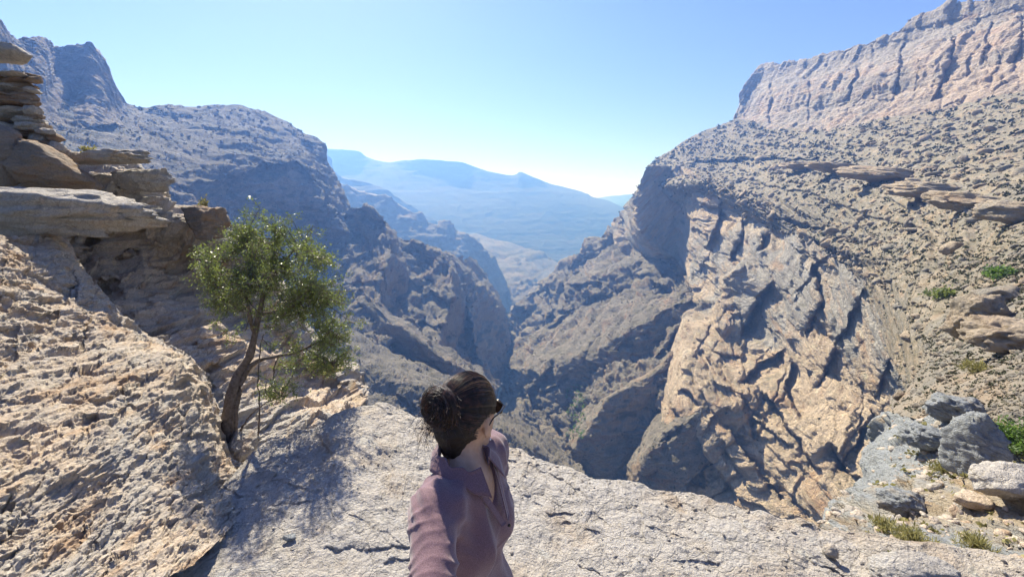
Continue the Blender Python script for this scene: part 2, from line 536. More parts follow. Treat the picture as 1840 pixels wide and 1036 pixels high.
land('gorge_far_side', [
    [(880, 500, 1300), (905, 520, 1250), (920, 512, 1200), (945, 500, 1200), (965, 505, 1200), (1000, 500, 1200), (1060, 520, 1200)],
    [(880, 560, 1200), (905, 560, 1150), (925, 560, 1100), (960, 560, 1050), (1060, 560, 1050)],
    [(880, 680, 900), (905, 680, 900), (960, 680, 900), (1060, 680, 900)]],
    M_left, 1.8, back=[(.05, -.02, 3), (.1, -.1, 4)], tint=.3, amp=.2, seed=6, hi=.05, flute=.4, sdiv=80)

# ------------------------------------------------------------------ left mountain
def jag(pts, k, seed, s=5):
    return pts

def veg_slope(a, b, c):
    def f(R, Vp, d):
        s = slope_of(R)
        return sstep(s, a, b) * c
    return f

land('left_peak', [
    [(-420, -240, 190), (-150, -70, 230), (-60, 0, 255), (0, 42, 290), (12, 58, 300), (30, 72, 310), (75, 68, 330), (88, 75, 340), (100, 86, 350), (130, 86, 360), (145, 82, 365), (157, 78, 365), (178, 96, 375), (190, 120, 385), (203, 150, 395), (222, 184, 405), (250, 215, 410)],
    [(-420, 80, 170), (-150, 90, 210), (-60, 90, 235), (0, 100, 260), (40, 120, 285), (80, 125, 300), (100, 120, 345), (125, 120, 350), (155, 130, 345), (185, 150, 355), (205, 175, 375), (222, 192, 395), (250, 222, 405)],
    [(-420, 260, 150), (-150, 230, 190), (-60, 210, 220), (0, 200, 240), (60, 195, 262), (100, 192, 300), (125, 188, 330), (155, 186, 325), (185, 188, 335), (205, 195, 360), (222, 205, 380), (250, 232, 400)],
    [(-420, 360, 130), (-150, 300, 160), (0, 260, 200), (100, 240, 260), (155, 230, 290), (205, 225, 320), (250, 240, 380)]],
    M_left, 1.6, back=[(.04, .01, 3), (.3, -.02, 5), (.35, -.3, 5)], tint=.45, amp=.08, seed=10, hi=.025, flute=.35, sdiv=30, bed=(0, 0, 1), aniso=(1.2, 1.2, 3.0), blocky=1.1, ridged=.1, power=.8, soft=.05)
LM_STEPS = [([(430, 318), (470, 296), (530, 290), (575, 330)], 1, .05, 40), ([(340, 330), (400, 325), (450, 305)], 1, .03, 30), ([(588, 265), (592, 320), (610, 370)], -1, .02, 20), ([(500, 225), (560, 262), (590, 300)], 1, .02, 18),
    ([(180, 330), (260, 340), (340, 360)], 1, .02, 20), ([(440, 380), (500, 372), (560, 390), (600, 410)], 1, .03, 20), ([(300, 225), (380, 232), (460, 240)], 1, .015, 16), ([(540, 330), (530, 380), (520, 430)], -1, .02, 20), ([(590, 340), (570, 390), (560, 440)], -1, .03, 24)]
land('left_mountain', [
    [(-420, 220, 150), (-100, 200, 220), (80, 182, 300), (160, 182, 350), (222, 184, 405), (245, 191, 420), (270, 196, 440), (300, 192, 460), (330, 189, 480), (380, 187, 500), (430, 186, 520), (455, 192, 525), (480, 206, 530), (520, 224, 540), (545, 238, 545), (572, 249, 545), (584, 262, 545), (588, 282, 545), (596, 305, 545), (612, 335, 540), (622, 352, 540), (634, 380, 530), (650, 410, 520)],
    [(-420, 300, 120), (-100, 270, 170), (80, 240, 250), (160, 235, 290), (222, 230, 330), (300, 235, 370), (380, 240, 400), (440, 250, 420), (490, 262, 440), (520, 272, 450), (550, 282, 470), (575, 300, 480), (590, 330, 480), (605, 355, 480), (615, 385, 480), (640, 420, 480)],
    [(-420, 380, 90), (-100, 340, 130), (80, 320, 190), (200, 315, 240), (280, 320, 280), (350, 330, 310), (400, 320, 340), (430, 310, 360), (470, 300, 385), (510, 300, 400), (545, 315, 420), (570, 345, 430), (590, 375, 430), (605, 400, 435), (635, 430, 450)],
    [(-420, 470, 80), (-100, 440, 115), (80, 420, 170), (200, 420, 215), (300, 425, 260), (370, 430, 300), (430, 440, 330), (480, 445, 355), (530, 455, 380), (570, 450, 405), (590, 440, 415), (605, 430, 430), (630, 440, 440)],
    [(-420, 700, 60), (-100, 650, 80), (80, 600, 120), (200, 600, 150), (300, 600, 190), (430, 590, 240), (530, 560, 290), (590, 540, 340), (630, 500, 400)]],
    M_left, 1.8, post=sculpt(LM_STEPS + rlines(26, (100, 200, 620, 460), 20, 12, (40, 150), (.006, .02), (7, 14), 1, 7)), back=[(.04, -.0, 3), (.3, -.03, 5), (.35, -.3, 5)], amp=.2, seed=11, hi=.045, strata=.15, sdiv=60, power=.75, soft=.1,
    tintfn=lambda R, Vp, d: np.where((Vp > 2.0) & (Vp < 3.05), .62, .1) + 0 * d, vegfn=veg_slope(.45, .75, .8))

# ------------------------------------------------------------------ left slope of the gorge
LG_STEPS = [([(640, 400), (670, 450), (650, 520)], -1, .05, 24), ([(720, 440), (715, 500), (690, 560)], -1, .06, 24), ([(780, 470), (770, 540), (745, 600)], -1, .06, 24), ([(840, 500), (820, 560), (800, 620)], -1, .06, 20), ([(800, 560), (850, 590), (900, 640)], 1, .05, 12),
    ([(790, 600), (840, 620), (895, 668)], 1, .05, 12), ([(700, 600), (760, 650), (850, 690)], 1, .05, 16), ([(640, 640), (720, 690), (800, 740)], 1, .05, 18), ([(560, 660), (650, 730), (740, 790)], 1, .05, 18)]
land('left_gorge_slope', [
    [(300, 440, 440), (440, 440, 470), (560, 440, 500), (600, 425, 500), (632, 378, 500), (648, 376, 500), (662, 373, 500), (678, 384, 505), (692, 398, 510), (700, 418, 510), (712, 432, 515), (735, 434, 520), (757, 438, 530), (775, 455, 540), (800, 460, 560), (815, 478, 575), (835, 490, 600), (860, 506, 630), (876, 522, 650), (885, 535, 665), (893, 550, 690), (900, 575, 710), (907, 610, 740)],
    [(300, 520, 330), (440, 500, 380), (560, 480, 420), (620, 450, 430), (655, 440, 440), (690, 470, 440), (740, 480, 460), (780, 500, 490), (820, 520, 530), (860, 550, 590), (885, 590, 640), (905, 640, 690)],
    [(300, 620, 240), (440, 580, 300), (560, 530, 360), (640, 510, 380), (690, 540, 380), (740, 560, 390), (790, 590, 430), (830, 600, 480), (870, 630, 540), (903, 670, 600)],
    [(300, 720, 180), (440, 680, 230), (560, 620, 280), (650, 590, 310), (700, 610, 315), (750, 640, 330), (800, 660, 370), (850, 670, 430), (902, 700, 540)],
    [(300, 800, 140), (440, 760, 180), (560, 700, 215), (650, 670, 245), (740, 690, 265), (800, 710, 300), (860, 730, 360), (904, 740, 430)],
    [(300, 960, 110), (440, 900, 140), (600, 820, 170), (700, 790, 195), (800, 790, 235), (880, 800, 300), (915, 810, 330)],
    [(300, 1100, 100), (440, 1060, 125), (700, 980, 150), (900, 960, 200), (940, 960, 220)]],
    M_mid, 1.8, post=sculpt(LG_STEPS + rlines(40, (560, 400, 900, 780), 38, 14, (30, 110), (.012, .045), (5, 11), 1, 8) + rlines(16, (600, 400, 880, 700), 115, 12, (30, 90), (.012, .04), (6, 12), -1, 9)), back=[(.05, -.03, 3), (.1, -.2, 4)], amp=.40, seed=20, hi=.07, bed=(.35, -.35, .85), aniso=(2.6, 1.4, .8), ridged=.7, power=.75, soft=.08,
    tintfn=lambda R, Vp, d: .12 + .5 * (1 - sstep(slope_of(R), .2, .5)), vegfn=veg_slope(.5, .8, .8))


# spurs: crest polyline plus a foot line on either side
def spur(crest, left, right, mat, seed, tint=.3, name='gorge_spur', step=1.7, steep=.5, **kw):
    """rows: foot behind, mid, crest, mid, foot in front. Lower rows are extended below their feet."""
    def midrow(a, b, t, drop):
        n = 12
        def rs(r):
            a_ = np.array(r, float); s = np.concatenate([[0], np.cumsum(np.linalg.norm(np.diff(a_[:, :2], axis=0), axis=1))]); s /= s[-1]
            return pchip(s, a_, np.linspace(0, 1, n))
        A, Bb = rs(a), rs(b)
        return [tuple(x) for x in (A * (1 - t) + Bb * t)]
    rows = [left, midrow(crest, left, .45, 0), crest, midrow(crest, right, .4, 0), right]
    kw['amp'] = kw.get('amp', .24) * 1.15; kw.setdefault('hi', .045); kw.setdefault('power', .72); kw.setdefault('soft', .05); kw.setdefault('strata', .15); kw.setdefault('sdiv', 60); kw.setdefault('bed', (-.2, -.3, .9) if crest[0][0] > 900 else (.35, -.35, .85)); kw.setdefault('aniso', (1.8, 1.8, .8))
    xs = [p[0] for p in crest]; ys = [p[1] for p in crest + right]
    kw.setdefault('post', sculpt(rlines(16, (min(xs) - 30, min(ys), max(xs) + 30, max(ys)), 38 if crest[0][0] < 900 else -35, 18, (25, 90), (.012, .04), (5, 10), 1, seed)))
    return land(name, rows, mat, step, tintfn=lambda R, Vp, d: tint + .45 * (1 - sstep(slope_of(R), .25, .6)), vegfn=veg_slope(.55, .85, .9), seed=seed, **kw)


# left gorge spurs
spur([(632, 372, 470), (662, 371, 460), (692, 400, 440), (703, 430, 420), (700, 465, 395), (688, 500, 375), (680, 545, 350), (684, 590, 330)],
     [(590, 430, 500), (610, 440, 480), (630, 460, 450), (630, 490, 420), (620, 530, 385), (620, 570, 350), (640, 620, 320)],
     [(700, 415, 520), (725, 440, 500), (735, 480, 480), (738, 530, 450), (725, 570, 410), (712, 610, 370), (705, 640, 340)],
     M_mid, 30, tint=.3)
spur([(738, 432, 510), (765, 440, 490), (795, 462, 475), (812, 490, 450), (812, 530, 420), (803, 570, 395), (790, 610, 360), (790, 645, 340)],
     [(690, 430, 540), (720, 470, 500), (740, 510, 470), (750, 550, 430), (748, 590, 390), (745, 620, 350), (750, 660, 330)],
     [(800, 450, 600), (825, 480, 580), (838, 520, 560), (838, 560, 530), (828, 600, 490), (815, 640, 430), (808, 670, 390)],
     M_mid, 31, tint=.3)
spur([(800, 455, 560), (836, 488, 560), (862, 510, 570), (882, 530, 590), (896, 560, 600), (903, 600, 600), (905, 650, 560)],
     [(800, 500, 540), (825, 530, 520), (845, 570, 500), (855, 610, 490), (865, 650, 470), (880, 690, 450)],
     [(850, 470, 700), (880, 500, 720), (900, 530, 740), (912, 570, 740), (915, 620, 700), (915, 670, 620)],
     M_mid, 32, tint=.35, amp=.34)
spur([(650, 470, 400), (655, 520, 350), (690, 570, 320), (740, 600, 300), (790, 640, 285), (840, 670, 300), (890, 700, 330)],
     [(600, 480, 420), (610, 560, 350), (660, 600, 330), (720, 640, 320), (770, 680, 300), (820, 710, 300), (880, 740, 320)],
     [(690, 470, 430), (700, 530, 390), (730, 575, 360), (780, 610, 345), (830, 640, 345), (870, 665, 360), (902, 690, 380)],
     M_mid, 33, tint=.2)
spur([(600, 600, 250), (650, 640, 235), (700, 670, 225), (760, 690, 220), (820, 720, 225), (880, 765, 240), (940, 790, 250), (1000, 830, 255), (1050, 850, 250)],
     [(560, 700, 220), (620, 740, 200), (700, 770, 190), (780, 790, 190), (860, 840, 190), (940, 880, 200), (1040, 900, 210)],
     [(640, 590, 300), (700, 630, 290), (760, 655, 280), (820, 680, 280), (870, 720, 290), (930, 755, 300), (990, 790, 300), (1040, 830, 280)],
     M_mid, 34, tint=.1, step=1.7)

# ------------------------------------------------------------------ right side of the gorge
RG_STEPS = [([(1000, 480), (1060, 500), (1120, 520)], 1, .04, 16), ([(1040, 470), (1100, 485), (1190, 500)], 1, .04, 16), ([(940, 560), (990, 570), (1040, 600)], 1, .05, 14), ([(915, 640), (960, 650), (1000, 690)], 1, .06, 14), ([(930, 700), (980, 730), (1010, 780)], 1, .06, 16),
    ([(1010, 545), (1080, 560), (1150, 560)], 1, .04, 16), ([(1100, 420), (1120, 470), (1110, 530)], -1, .05, 18), ([(1050, 450), (1060, 500), (1040, 560)], -1, .05, 18), ([(980, 500), (990, 560), (960, 620)], -1, .05, 16)]
land('right_gorge_slope', [
    [(903, 620, 820), (915, 570, 800), (925, 546, 780), (945, 530, 780), (962, 520, 770), (975, 500, 760), (986, 490, 750), (1005, 467, 740), (1040, 460, 720), (1052, 440, 700), (1066, 430, 690), (1095, 408, 660), (1110, 395, 640), (1125, 374, 620), (1150, 350, 600), (1170, 340, 590)],
    [(903, 650, 700), (930, 595, 680), (970, 560, 650), (1010, 520, 630), (1060, 490, 610), (1110, 460, 580), (1160, 440, 550), (1240, 440, 500)],
    [(903, 690, 600), (950, 640, 540), (1000, 600, 510), (1060, 570, 490), (1110, 540, 460), (1170, 515, 430), (1270, 510, 380)],
    [(903, 730, 490), (950, 690, 450), (1010, 655, 420), (1080, 640, 390), (1150, 620, 360), (1220, 590, 340), (1290, 570, 320)],
    [(895, 790, 390), (960, 760, 370), (1020, 740, 350), (1090, 720, 320), (1170, 710, 300), (1260, 680, 285)],
    [(880, 850, 320), (960, 830, 310), (1030, 840, 290), (1080, 850, 285), (1150, 840, 275), (1260, 800, 265)],
    [(860, 960, 250), (960, 940, 255), (1050, 940, 250), (1150, 940, 245), (1290, 920, 240)],
    [(840, 1100, 205), (960, 1090, 205), (1050, 1090, 200), (1150, 1100, 192), (1320, 1110, 180)]],
    M_mid, 1.8, post=sculpt(RG_STEPS + rlines(40, (920, 430, 1260, 860), -28, 16, (30, 110), (.012, .045), (5, 11), 1, 10) + rlines(20, (920, 430, 1250, 860), 40, 14, (30, 90), (.012, .04), (5, 11), 1, 11)), back=[(.03, -.03, 3), (.1, -.25, 4)], amp=.40, seed=40, hi=.06, bed=(-.5, -.2, .8), aniso=(2.2, 1.5, .8), ridged=.7, power=.75, soft=.08,
    tintfn=lambda R, Vp, d: .12 + .5 * (1 - sstep(slope_of(R), .2, .5)), vegfn=veg_slope(.5, .8, .8))
# dark buttress where the right wall ends
# sloping bench and the cliff under it
spur([(1245, 535, 350), (1200, 552, 360), (1150, 585, 360), (1110, 610, 365), (1075, 632, 370), (1040, 645, 380), (1000, 650, 390), (965, 668, 400)],
     [(1200, 520, 420), (1130, 530, 450), (1060, 548, 480), (1000, 570, 510), (950, 600, 530), (925, 630, 520), (915, 660, 490)],
     [(1245, 610, 345), (1215, 625, 345), (1170, 665, 345), (1120, 695, 350), (1085, 700, 355), (1060, 715, 360), (1020, 740, 360), (975, 740, 370)],
     M_mid, 41, tint=.25, amp=.26)
spur([(1255, 575, 330), (1225, 615, 320), (1190, 650, 312), (1150, 683, 306), (1105, 710, 300), (1075, 740, 295), (1048, 775, 292), (1025, 805, 290)],
     [(1240, 590, 370), (1200, 625, 360), (1160, 655, 355), (1110, 690, 345), (1070, 710, 340), (1040, 750, 330), (1020, 785, 320)],
     [(1275, 690, 300), (1240, 740, 290), (1205, 770, 285), (1165, 840, 278), (1120, 870, 275), (1085, 870, 278), (1060, 860, 282), (1030, 840, 285)],
     M_mid, 42, tint=.35, amp=.24)
spur([(960, 660, 420), (990, 680, 400), (1010, 710, 380), (1025, 740, 360), (1032, 775, 340), (1020, 800, 320)],
     [(930, 680, 420), (950, 710, 400), (965, 745, 380), (975, 790, 340), (980, 820, 310)],
     [(1000, 660, 430), (1035, 690, 400), (1050, 715, 390), (1058, 740, 370), (1050, 770, 350), (1040, 800, 330)],
     M_mid, 43, tint=.3, amp=.2)
spur([(1015, 520, 560), (1060, 500, 540), (1110, 480, 520), (1160, 470, 500), (1220, 465, 460), (1260, 470, 430)],
     [(1010, 500, 640), (1060, 465, 620), (1110, 440, 600), (1160, 430, 580), (1220, 430, 540)],
     [(1010, 560, 540), (1060, 545, 510), (1110, 530, 490), (1180, 520, 450), (1250, 515, 410)],
     M_mid, 44, tint=.25, amp=.34)
spur([(925, 548, 700), (955, 560, 660), (975, 590, 620), (970, 620, 580), (950, 650, 550), (925, 690, 520)],
     [(905, 580, 740), (915, 610, 700), (918, 640, 650), (915, 670, 600), (908, 700, 560)],
     [(960, 525, 720), (1000, 560, 670), (1010, 600, 620), (1000, 640, 570), (975, 670, 530), (950, 700, 500)],
     M_mid, 45, tint=.3, amp=.3)
spur([(1300, 700, 255), (1250, 740, 245), (1200, 775, 240), (1170, 800, 238), (1150, 840, 236), (1150, 890, 232)],
     [(1240, 700, 290), (1200, 730, 285), (1165, 770, 280), (1140, 810, 275), (1125, 850, 268), (1120, 900, 262)],
     [(1340, 800, 240), (1290, 830, 232), (1255, 850, 226), (1235, 870, 222), (1230, 900, 220), (1230, 940, 215)],
     M_mid, 46, tint=.05, amp=.12)

# ------------------------------------------------------------------ right side: cliff, talus and folded wall
TOPB = [(1120, 372, 680), (1145, 340, 650), (1158, 312, 630), (1170, 292, 620), (1205, 270, 615), (1240, 246, 610), (1285, 228, 605), (1327, 214, 590), (1400, 232, 505), (1480, 226, 436), (1600, 210, 352), (1700, 196, 312), (1770, 176, 285), (1840, 165, 264), (2000, 140, 226), (2250, 90, 186)]
UC = [
    [(1318, 214, 450), (1328, 185, 450), (1336, 160, 450), (1352, 135, 450), (1370, 116, 450), (1400, 113, 445), (1440, 107, 430), (1520, 87, 400), (1575, 70, 380), (1612, 55, 365), (1622, 45, 362), (1640, 32, 358), (1680, 20, 345), (1715, 6, 335), (1750, 2, 325), (1800, -8, 310), (1840, -18, 300), (2000, -60, 260), (2250, -130, 215)],
    [(1322, 215, 440), (1334, 190, 436), (1345, 172, 432), (1362, 152, 430), (1385, 140, 430), (1440, 130, 415), (1520, 112, 388), (1612, 88, 355), (1680, 58, 335), (1750, 42, 315), (1840, 22, 290), (2000, -20, 250), (2250, -80, 208)],
    [(1326, 218, 432), (1342, 196, 425), (1358, 178, 420), (1380, 160, 418), (1440, 146, 406), (1520, 128, 380), (1612, 105, 348), (1680, 75, 328), (1750, 60, 308), (1840, 42, 283), (2000, 5, 245), (2250, -55, 203)],
    [(1330, 228, 420), (1352, 225, 412), (1378, 222, 405), (1400, 225, 395), (1440, 222, 382), (1520, 206, 355), (1612, 190, 322), (1680, 178, 303), (1750, 158, 285), (1840, 140, 260), (2000, 110, 225), (2250, 60, 188)],
    [(1330, 250, 410), (1378, 252, 398), (1440, 250, 370), (1520, 240, 345), (1612, 225, 312), (1680, 215, 292), (1750, 200, 272), (1840, 190, 245), (2000, 160, 212), (2250, 110, 178)]]
XC = [352, 345, 332, 304, 286]
UC = [[(px, py, min(620 + 10 * (4 - i), xc / ((px - 920) / FPX) * (CP + (518 - py) / FPX * SP))) for (px, py, _) in r] for i, (r, xc) in enumerate(zip(UC, XC))]
CLIFF_STEPS = [([(1340, 172), (1440, 146), (1520, 128), (1612, 98), (1700, 66), (1840, 30), (2000, -10)], -1, .018, 60),
    ([(1345, 212), (1440, 200), (1520, 192), (1612, 172), (1680, 160), (1780, 125), (1900, 95)], -1, .02, 14)] + [
    ([(x0, y0), (x0 - dx * .3, y0 + h_ * .4), (x0 - dx, y0 + h_)], -1, a_ * .65, w_) for (x0, y0, dx, h_, a_, w_) in
    ((1384, 140, 6, 95, .028, 16), (1416, 160, 9, 40, .012, 10), (1455, 130, 10, 100, .02, 14), (1490, 150, 3, 40, .012, 8), (1540, 112, 26, 75, .026, 18), (1575, 150, 8, 50, .012, 10), (1622, 70, 22, 120, .028, 20), (1650, 120, 10, 50, .012, 9),
     (1715, 60, 44, 130, .045, 26), (1742, 90, 10, 60, .015, 9), (1780, 30, 22, 90, .03, 14), (1796, 90, 12, 60, .015, 9), (1838, 30, 26, 110, .028, 16), (1880, 10, 18, 130, .03, 14))]
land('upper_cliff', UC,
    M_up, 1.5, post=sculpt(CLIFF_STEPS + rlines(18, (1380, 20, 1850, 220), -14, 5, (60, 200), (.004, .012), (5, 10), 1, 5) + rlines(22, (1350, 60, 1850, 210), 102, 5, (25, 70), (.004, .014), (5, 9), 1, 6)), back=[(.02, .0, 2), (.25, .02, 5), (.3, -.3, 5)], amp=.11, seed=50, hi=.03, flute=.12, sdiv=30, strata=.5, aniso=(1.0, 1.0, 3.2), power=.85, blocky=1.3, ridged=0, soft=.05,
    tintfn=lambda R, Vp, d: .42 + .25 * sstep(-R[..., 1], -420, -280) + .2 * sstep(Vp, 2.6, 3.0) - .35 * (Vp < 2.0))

T_ROWS = [
    TOPB,
    [(1135, 385, 600), (1155, 345, 560), (1180, 305, 570), (1230, 290, 540), (1300, 290, 490), (1400, 285, 400), (1500, 285, 320), (1600, 280, 255), (1720, 270, 200), (1840, 262, 160), (2000, 250, 125), (2250, 230, 100)],
    [(1150, 400, 570), (1190, 330, 470), (1250, 325, 410), (1310, 340, 370), (1380, 345, 315), (1480, 345, 240), (1560, 345, 190), (1650, 350, 145), (1740, 355, 110), (1840, 360, 80), (2000, 360, 65), (2250, 360, 50)],
    [(1200, 420, 520), (1290, 345, 372), (1350, 370, 330), (1400, 395, 290), (1450, 410, 245), (1520, 415, 190), (1600, 418, 140), (1700, 425, 90), (1780, 432, 62), (1840, 440, 46), (2000, 450, 34), (2250, 460, 25)],
    [(1420, 450, 300), (1460, 440, 240), (1500, 462, 205), (1550, 480, 165), (1600, 495, 110), (1680, 505, 62), (1750, 515, 40), (1840, 525, 24), (2000, 550, 16), (2250, 580, 11)],
    [(1560, 580, 190), (1580, 520, 130), (1620, 545, 90), (1645, 575, 55), (1680, 590, 34), (1740, 600, 21), (1840, 610, 12.5), (2000, 640, 8), (2250, 680, 6)],
    [(1640, 740, 60), (1650, 680, 40), (1655, 640, 27), (1668, 655, 18), (1700, 672, 12), (1760, 690, 8.5), (1840, 700, 6.6), (2000, 740, 4.8), (2250, 800, 3.6)],
    [(1600, 860, 30), (1590, 800, 18), (1600, 745, 11.5), (1640, 750, 8.6), (1700, 770, 6.6), (1760, 785, 5.6), (1840, 800, 4.8), (2000, 840, 3.7), (2250, 900, 2.9)],
    [(1540, 980, 12), (1535, 940, 8), (1545, 870, 6.5), (1590, 860, 5.4), (1660, 870, 4.4), (1740, 880, 3.8), (1840, 900, 3.3), (2000, 940, 2.7), (2250, 1000, 2.3)],
    [(1480, 1100, 4.0), (1480, 1000, 3.6), (1490, 958, 3.3), (1540, 945, 3.0), (1620, 955, 2.75), (1720, 970, 2.55), (1840, 990, 2.35), (2000, 1040, 2.0), (2250, 1120, 1.7)],
    [(1440, 1200, 1.9), (1480, 1140, 1.9), (1540, 1100, 1.85), (1620, 1100, 1.8), (1840, 1150, 1.6), (2000, 1200, 1.45), (2250, 1300, 1.2)],
]


def talus_tint(R, Vp, d):
    p = R.reshape(-1, 3)
    D = R[..., 1]
    return .50 - .2 * sstep(D, 60, 250) + .0 * d


def talus_veg(R, Vp, d):
    D = R[..., 1]
    return sstep(D, 5, 40) * .75


TAL_STEPS = [([(1180, 300), (1260, 288), (1400, 282), (1500, 288), (1580, 306), (1650, 335), (1740, 365), (1860, 392)], 1, .04, 20), ([(1300, 246), (1400, 262), (1520, 262), (1700, 248), (1860, 222)], 1, .02, 16),
    ([(1230, 318), (1340, 322), (1450, 345), (1560, 385), (1660, 410), (1760, 440), (1860, 450)], 1, .03, 18), ([(1380, 385), (1460, 402), (1540, 435), (1600, 480)], 1, .05, 18), ([(1560, 450), (1640, 470), (1740, 500), (1850, 520)], 1, .04, 20),
    ([(1420, 310), (1540, 335), (1640, 372), (1720, 400)], 1, .02, 12), ([(1500, 225), (1640, 222), (1780, 205), (1860, 195)], 1, .015, 12), ([(1620, 545), (1700, 560), (1780, 570)], 1, .04, 20), ([(1640, 620), (1720, 640), (1850, 655)], 1, .05, 22)]
_, TR, TV = land('talus_slope', T_ROWS[:8], M_talus, 1.5, post=sculpt(TAL_STEPS + rlines(40, (1230, 230, 1850, 520), 12, 9, (60, 220), (.006, .018), (6, 12), 1, 3) + rlines(14, (1620, 480, 1850, 740), 16, 14, (40, 140), (.015, .04), (7, 14), 1, 4)), skirt=True, amp=.09, seed=60, hi=.03, bed=(.1, -.25, .95), aniso=(2.4, 2.4, .7), blocky=.7, ridged=.35, power=.8, soft=.2,
                 strata=.7, sdiv=14, smask=(25, 110), tintfn=talus_tint, vegfn=talus_veg)
_, NR, NV = land('near_outcrop', T_ROWS[7:], M_blue, 1.5, skirt=True, amp=.24, seed=61, hi=.10, bed=(.7, .1, .65), aniso=(2.6, 2.6, .7), blocky=.8, ridged=.5,
                 tintfn=lambda R, Vp, d: .15 + .75 * sstep(R[..., 0], 2.6, 4.2) * sstep(-R[..., 1], -5.5, -3.0) + 0 * d)
WALL_STEPS = [([(1398, 355), (1380, 400), (1362, 455)], -1, .06, 30), ([(1572, 490), (1530, 560), (1490, 640), (1462, 705)], -1, .05, 40),
    ([(1412, 622), (1370, 650), (1322, 690)], -1, .06, 16), ([(1460, 552), (1500, 610), (1536, 668), (1582, 735)], 1, .045, 26),
    ([(1345, 455), (1305, 490), (1280, 560), (1300, 618)], -1, -.06, 60), ([(1392, 500), (1352, 545), (1330, 610)], -1, .07, 30),
    ([(1196, 705), (1260, 800), (1335, 905)], 1, .04, 30), ([(1285, 745), (1350, 830), (1410, 915)], -1, .04, 26), ([(1365, 690), (1425, 770), (1486, 862)], 1, .05, 30),
    ([(1240, 352), (1290, 375), (1335, 402)], 1, .03, 16), ([(1425, 440), (1482, 470), (1520, 500)], 1, .04, 14), ([(1455, 470), (1475, 540), (1440, 600)], -1, .05, 24),
    ([(1490, 790), (1530, 850), (1580, 872)], 1, .08, 22), ([(1570, 730), (1540, 790), (1500, 850)], -1, .07, 30), ([(1270, 640), (1330, 720), (1350, 790)], -1, .035, 30),
    ([(1425, 640), (1410, 700), (1440, 760)], -1, .05, 24), ([(1620, 600), (1590, 660), (1570, 720)], -1, .05, 26), ([(1300, 345), (1290, 400), (1262, 455)], -1, .035, 22), ([(1340, 380), (1330, 430), (1310, 470)], -1, .035, 22)]
_, HR, HV = land('folded_wall', [
    [(1100, 400, 640), (1118, 380, 610), (1140, 350, 490), (1155, 318, 484), (1168, 298, 480), (1225, 300, 468), (1236, 305, 440), (1290, 340, 385), (1350, 365, 335), (1410, 400, 285), (1450, 425, 245), (1500, 465, 205), (1560, 492, 160), (1640, 550, 100), (1760, 620, 70)],
    [(1100, 440, 610), (1125, 430, 580), (1146, 390, 478), (1185, 375, 470), (1226, 375, 462), (1236, 380, 428), (1262, 400, 385), (1300, 430, 350), (1365, 470, 295), (1430, 515, 245), (1500, 560, 200), (1570, 610, 160), (1650, 660, 120), (1770, 700, 90)],
    [(1110, 470, 590), (1140, 455, 560), (1160, 430, 470), (1190, 445, 460), (1222, 462, 450), (1232, 470, 412), (1258, 500, 375), (1280, 520, 350), (1330, 570, 300), (1400, 630, 250), (1480, 680, 205), (1560, 720, 172), (1640, 760, 140), (1770, 800, 110)],
    [(1120, 490, 580), (1180, 475, 500), (1240, 490, 430), (1245, 540, 375), (1222, 590, 330), (1235, 660, 275), (1290, 720, 240), (1380, 780, 210), (1480, 830, 178), (1570, 870, 150), (1680, 900, 125), (1770, 920, 110)],
    [(1140, 520, 560), (1190, 520, 480), (1210, 570, 390), (1208, 640, 350), (1190, 740, 290), (1190, 800, 255), (1240, 870, 232), (1330, 930, 205), (1430, 980, 178), (1550, 1020, 150), (1770, 1060, 115)],
    [(1140, 600, 500), (1190, 640, 440), (1200, 720, 360), (1200, 820, 290), (1195, 900, 250), (1200, 980, 222), (1240, 1040, 200), (1330, 1100, 170), (1430, 1160, 145), (1550, 1230, 115), (1770, 1300, 85)]],
    M_wall, 1.4, post=sculpt(WALL_STEPS + rlines(24, (1230, 340, 1620, 900), -55, 10, (60, 180), (.006, .022), (8, 18), 1, 1) + rlines(14, (1240, 620, 1600, 920), 52, 12, (50, 150), (.01, .03), (8, 18), 1, 2)), amp=.15, seed=55, hi=.03, bed=BED_R, aniso=(6, 2.4, .6), blocky=1.4, ridged=0, soft=.05, strata=.3, sdiv=45, flute=.0, power=.8,
    tintfn=lambda R, Vp, d: np.clip(.32 + .55 * sstep(-R[..., 2], 50, 110) * sstep(R[..., 0], 40, 90) + .35 * (perlin(R.reshape(-1, 3) / 38 * np.array([1, 1, .6]), 3).reshape(d.shape) > .08), 0, 1),
    vegfn=lambda R, Vp, d: .5 * sstep(slope_of(R), .55, .8))

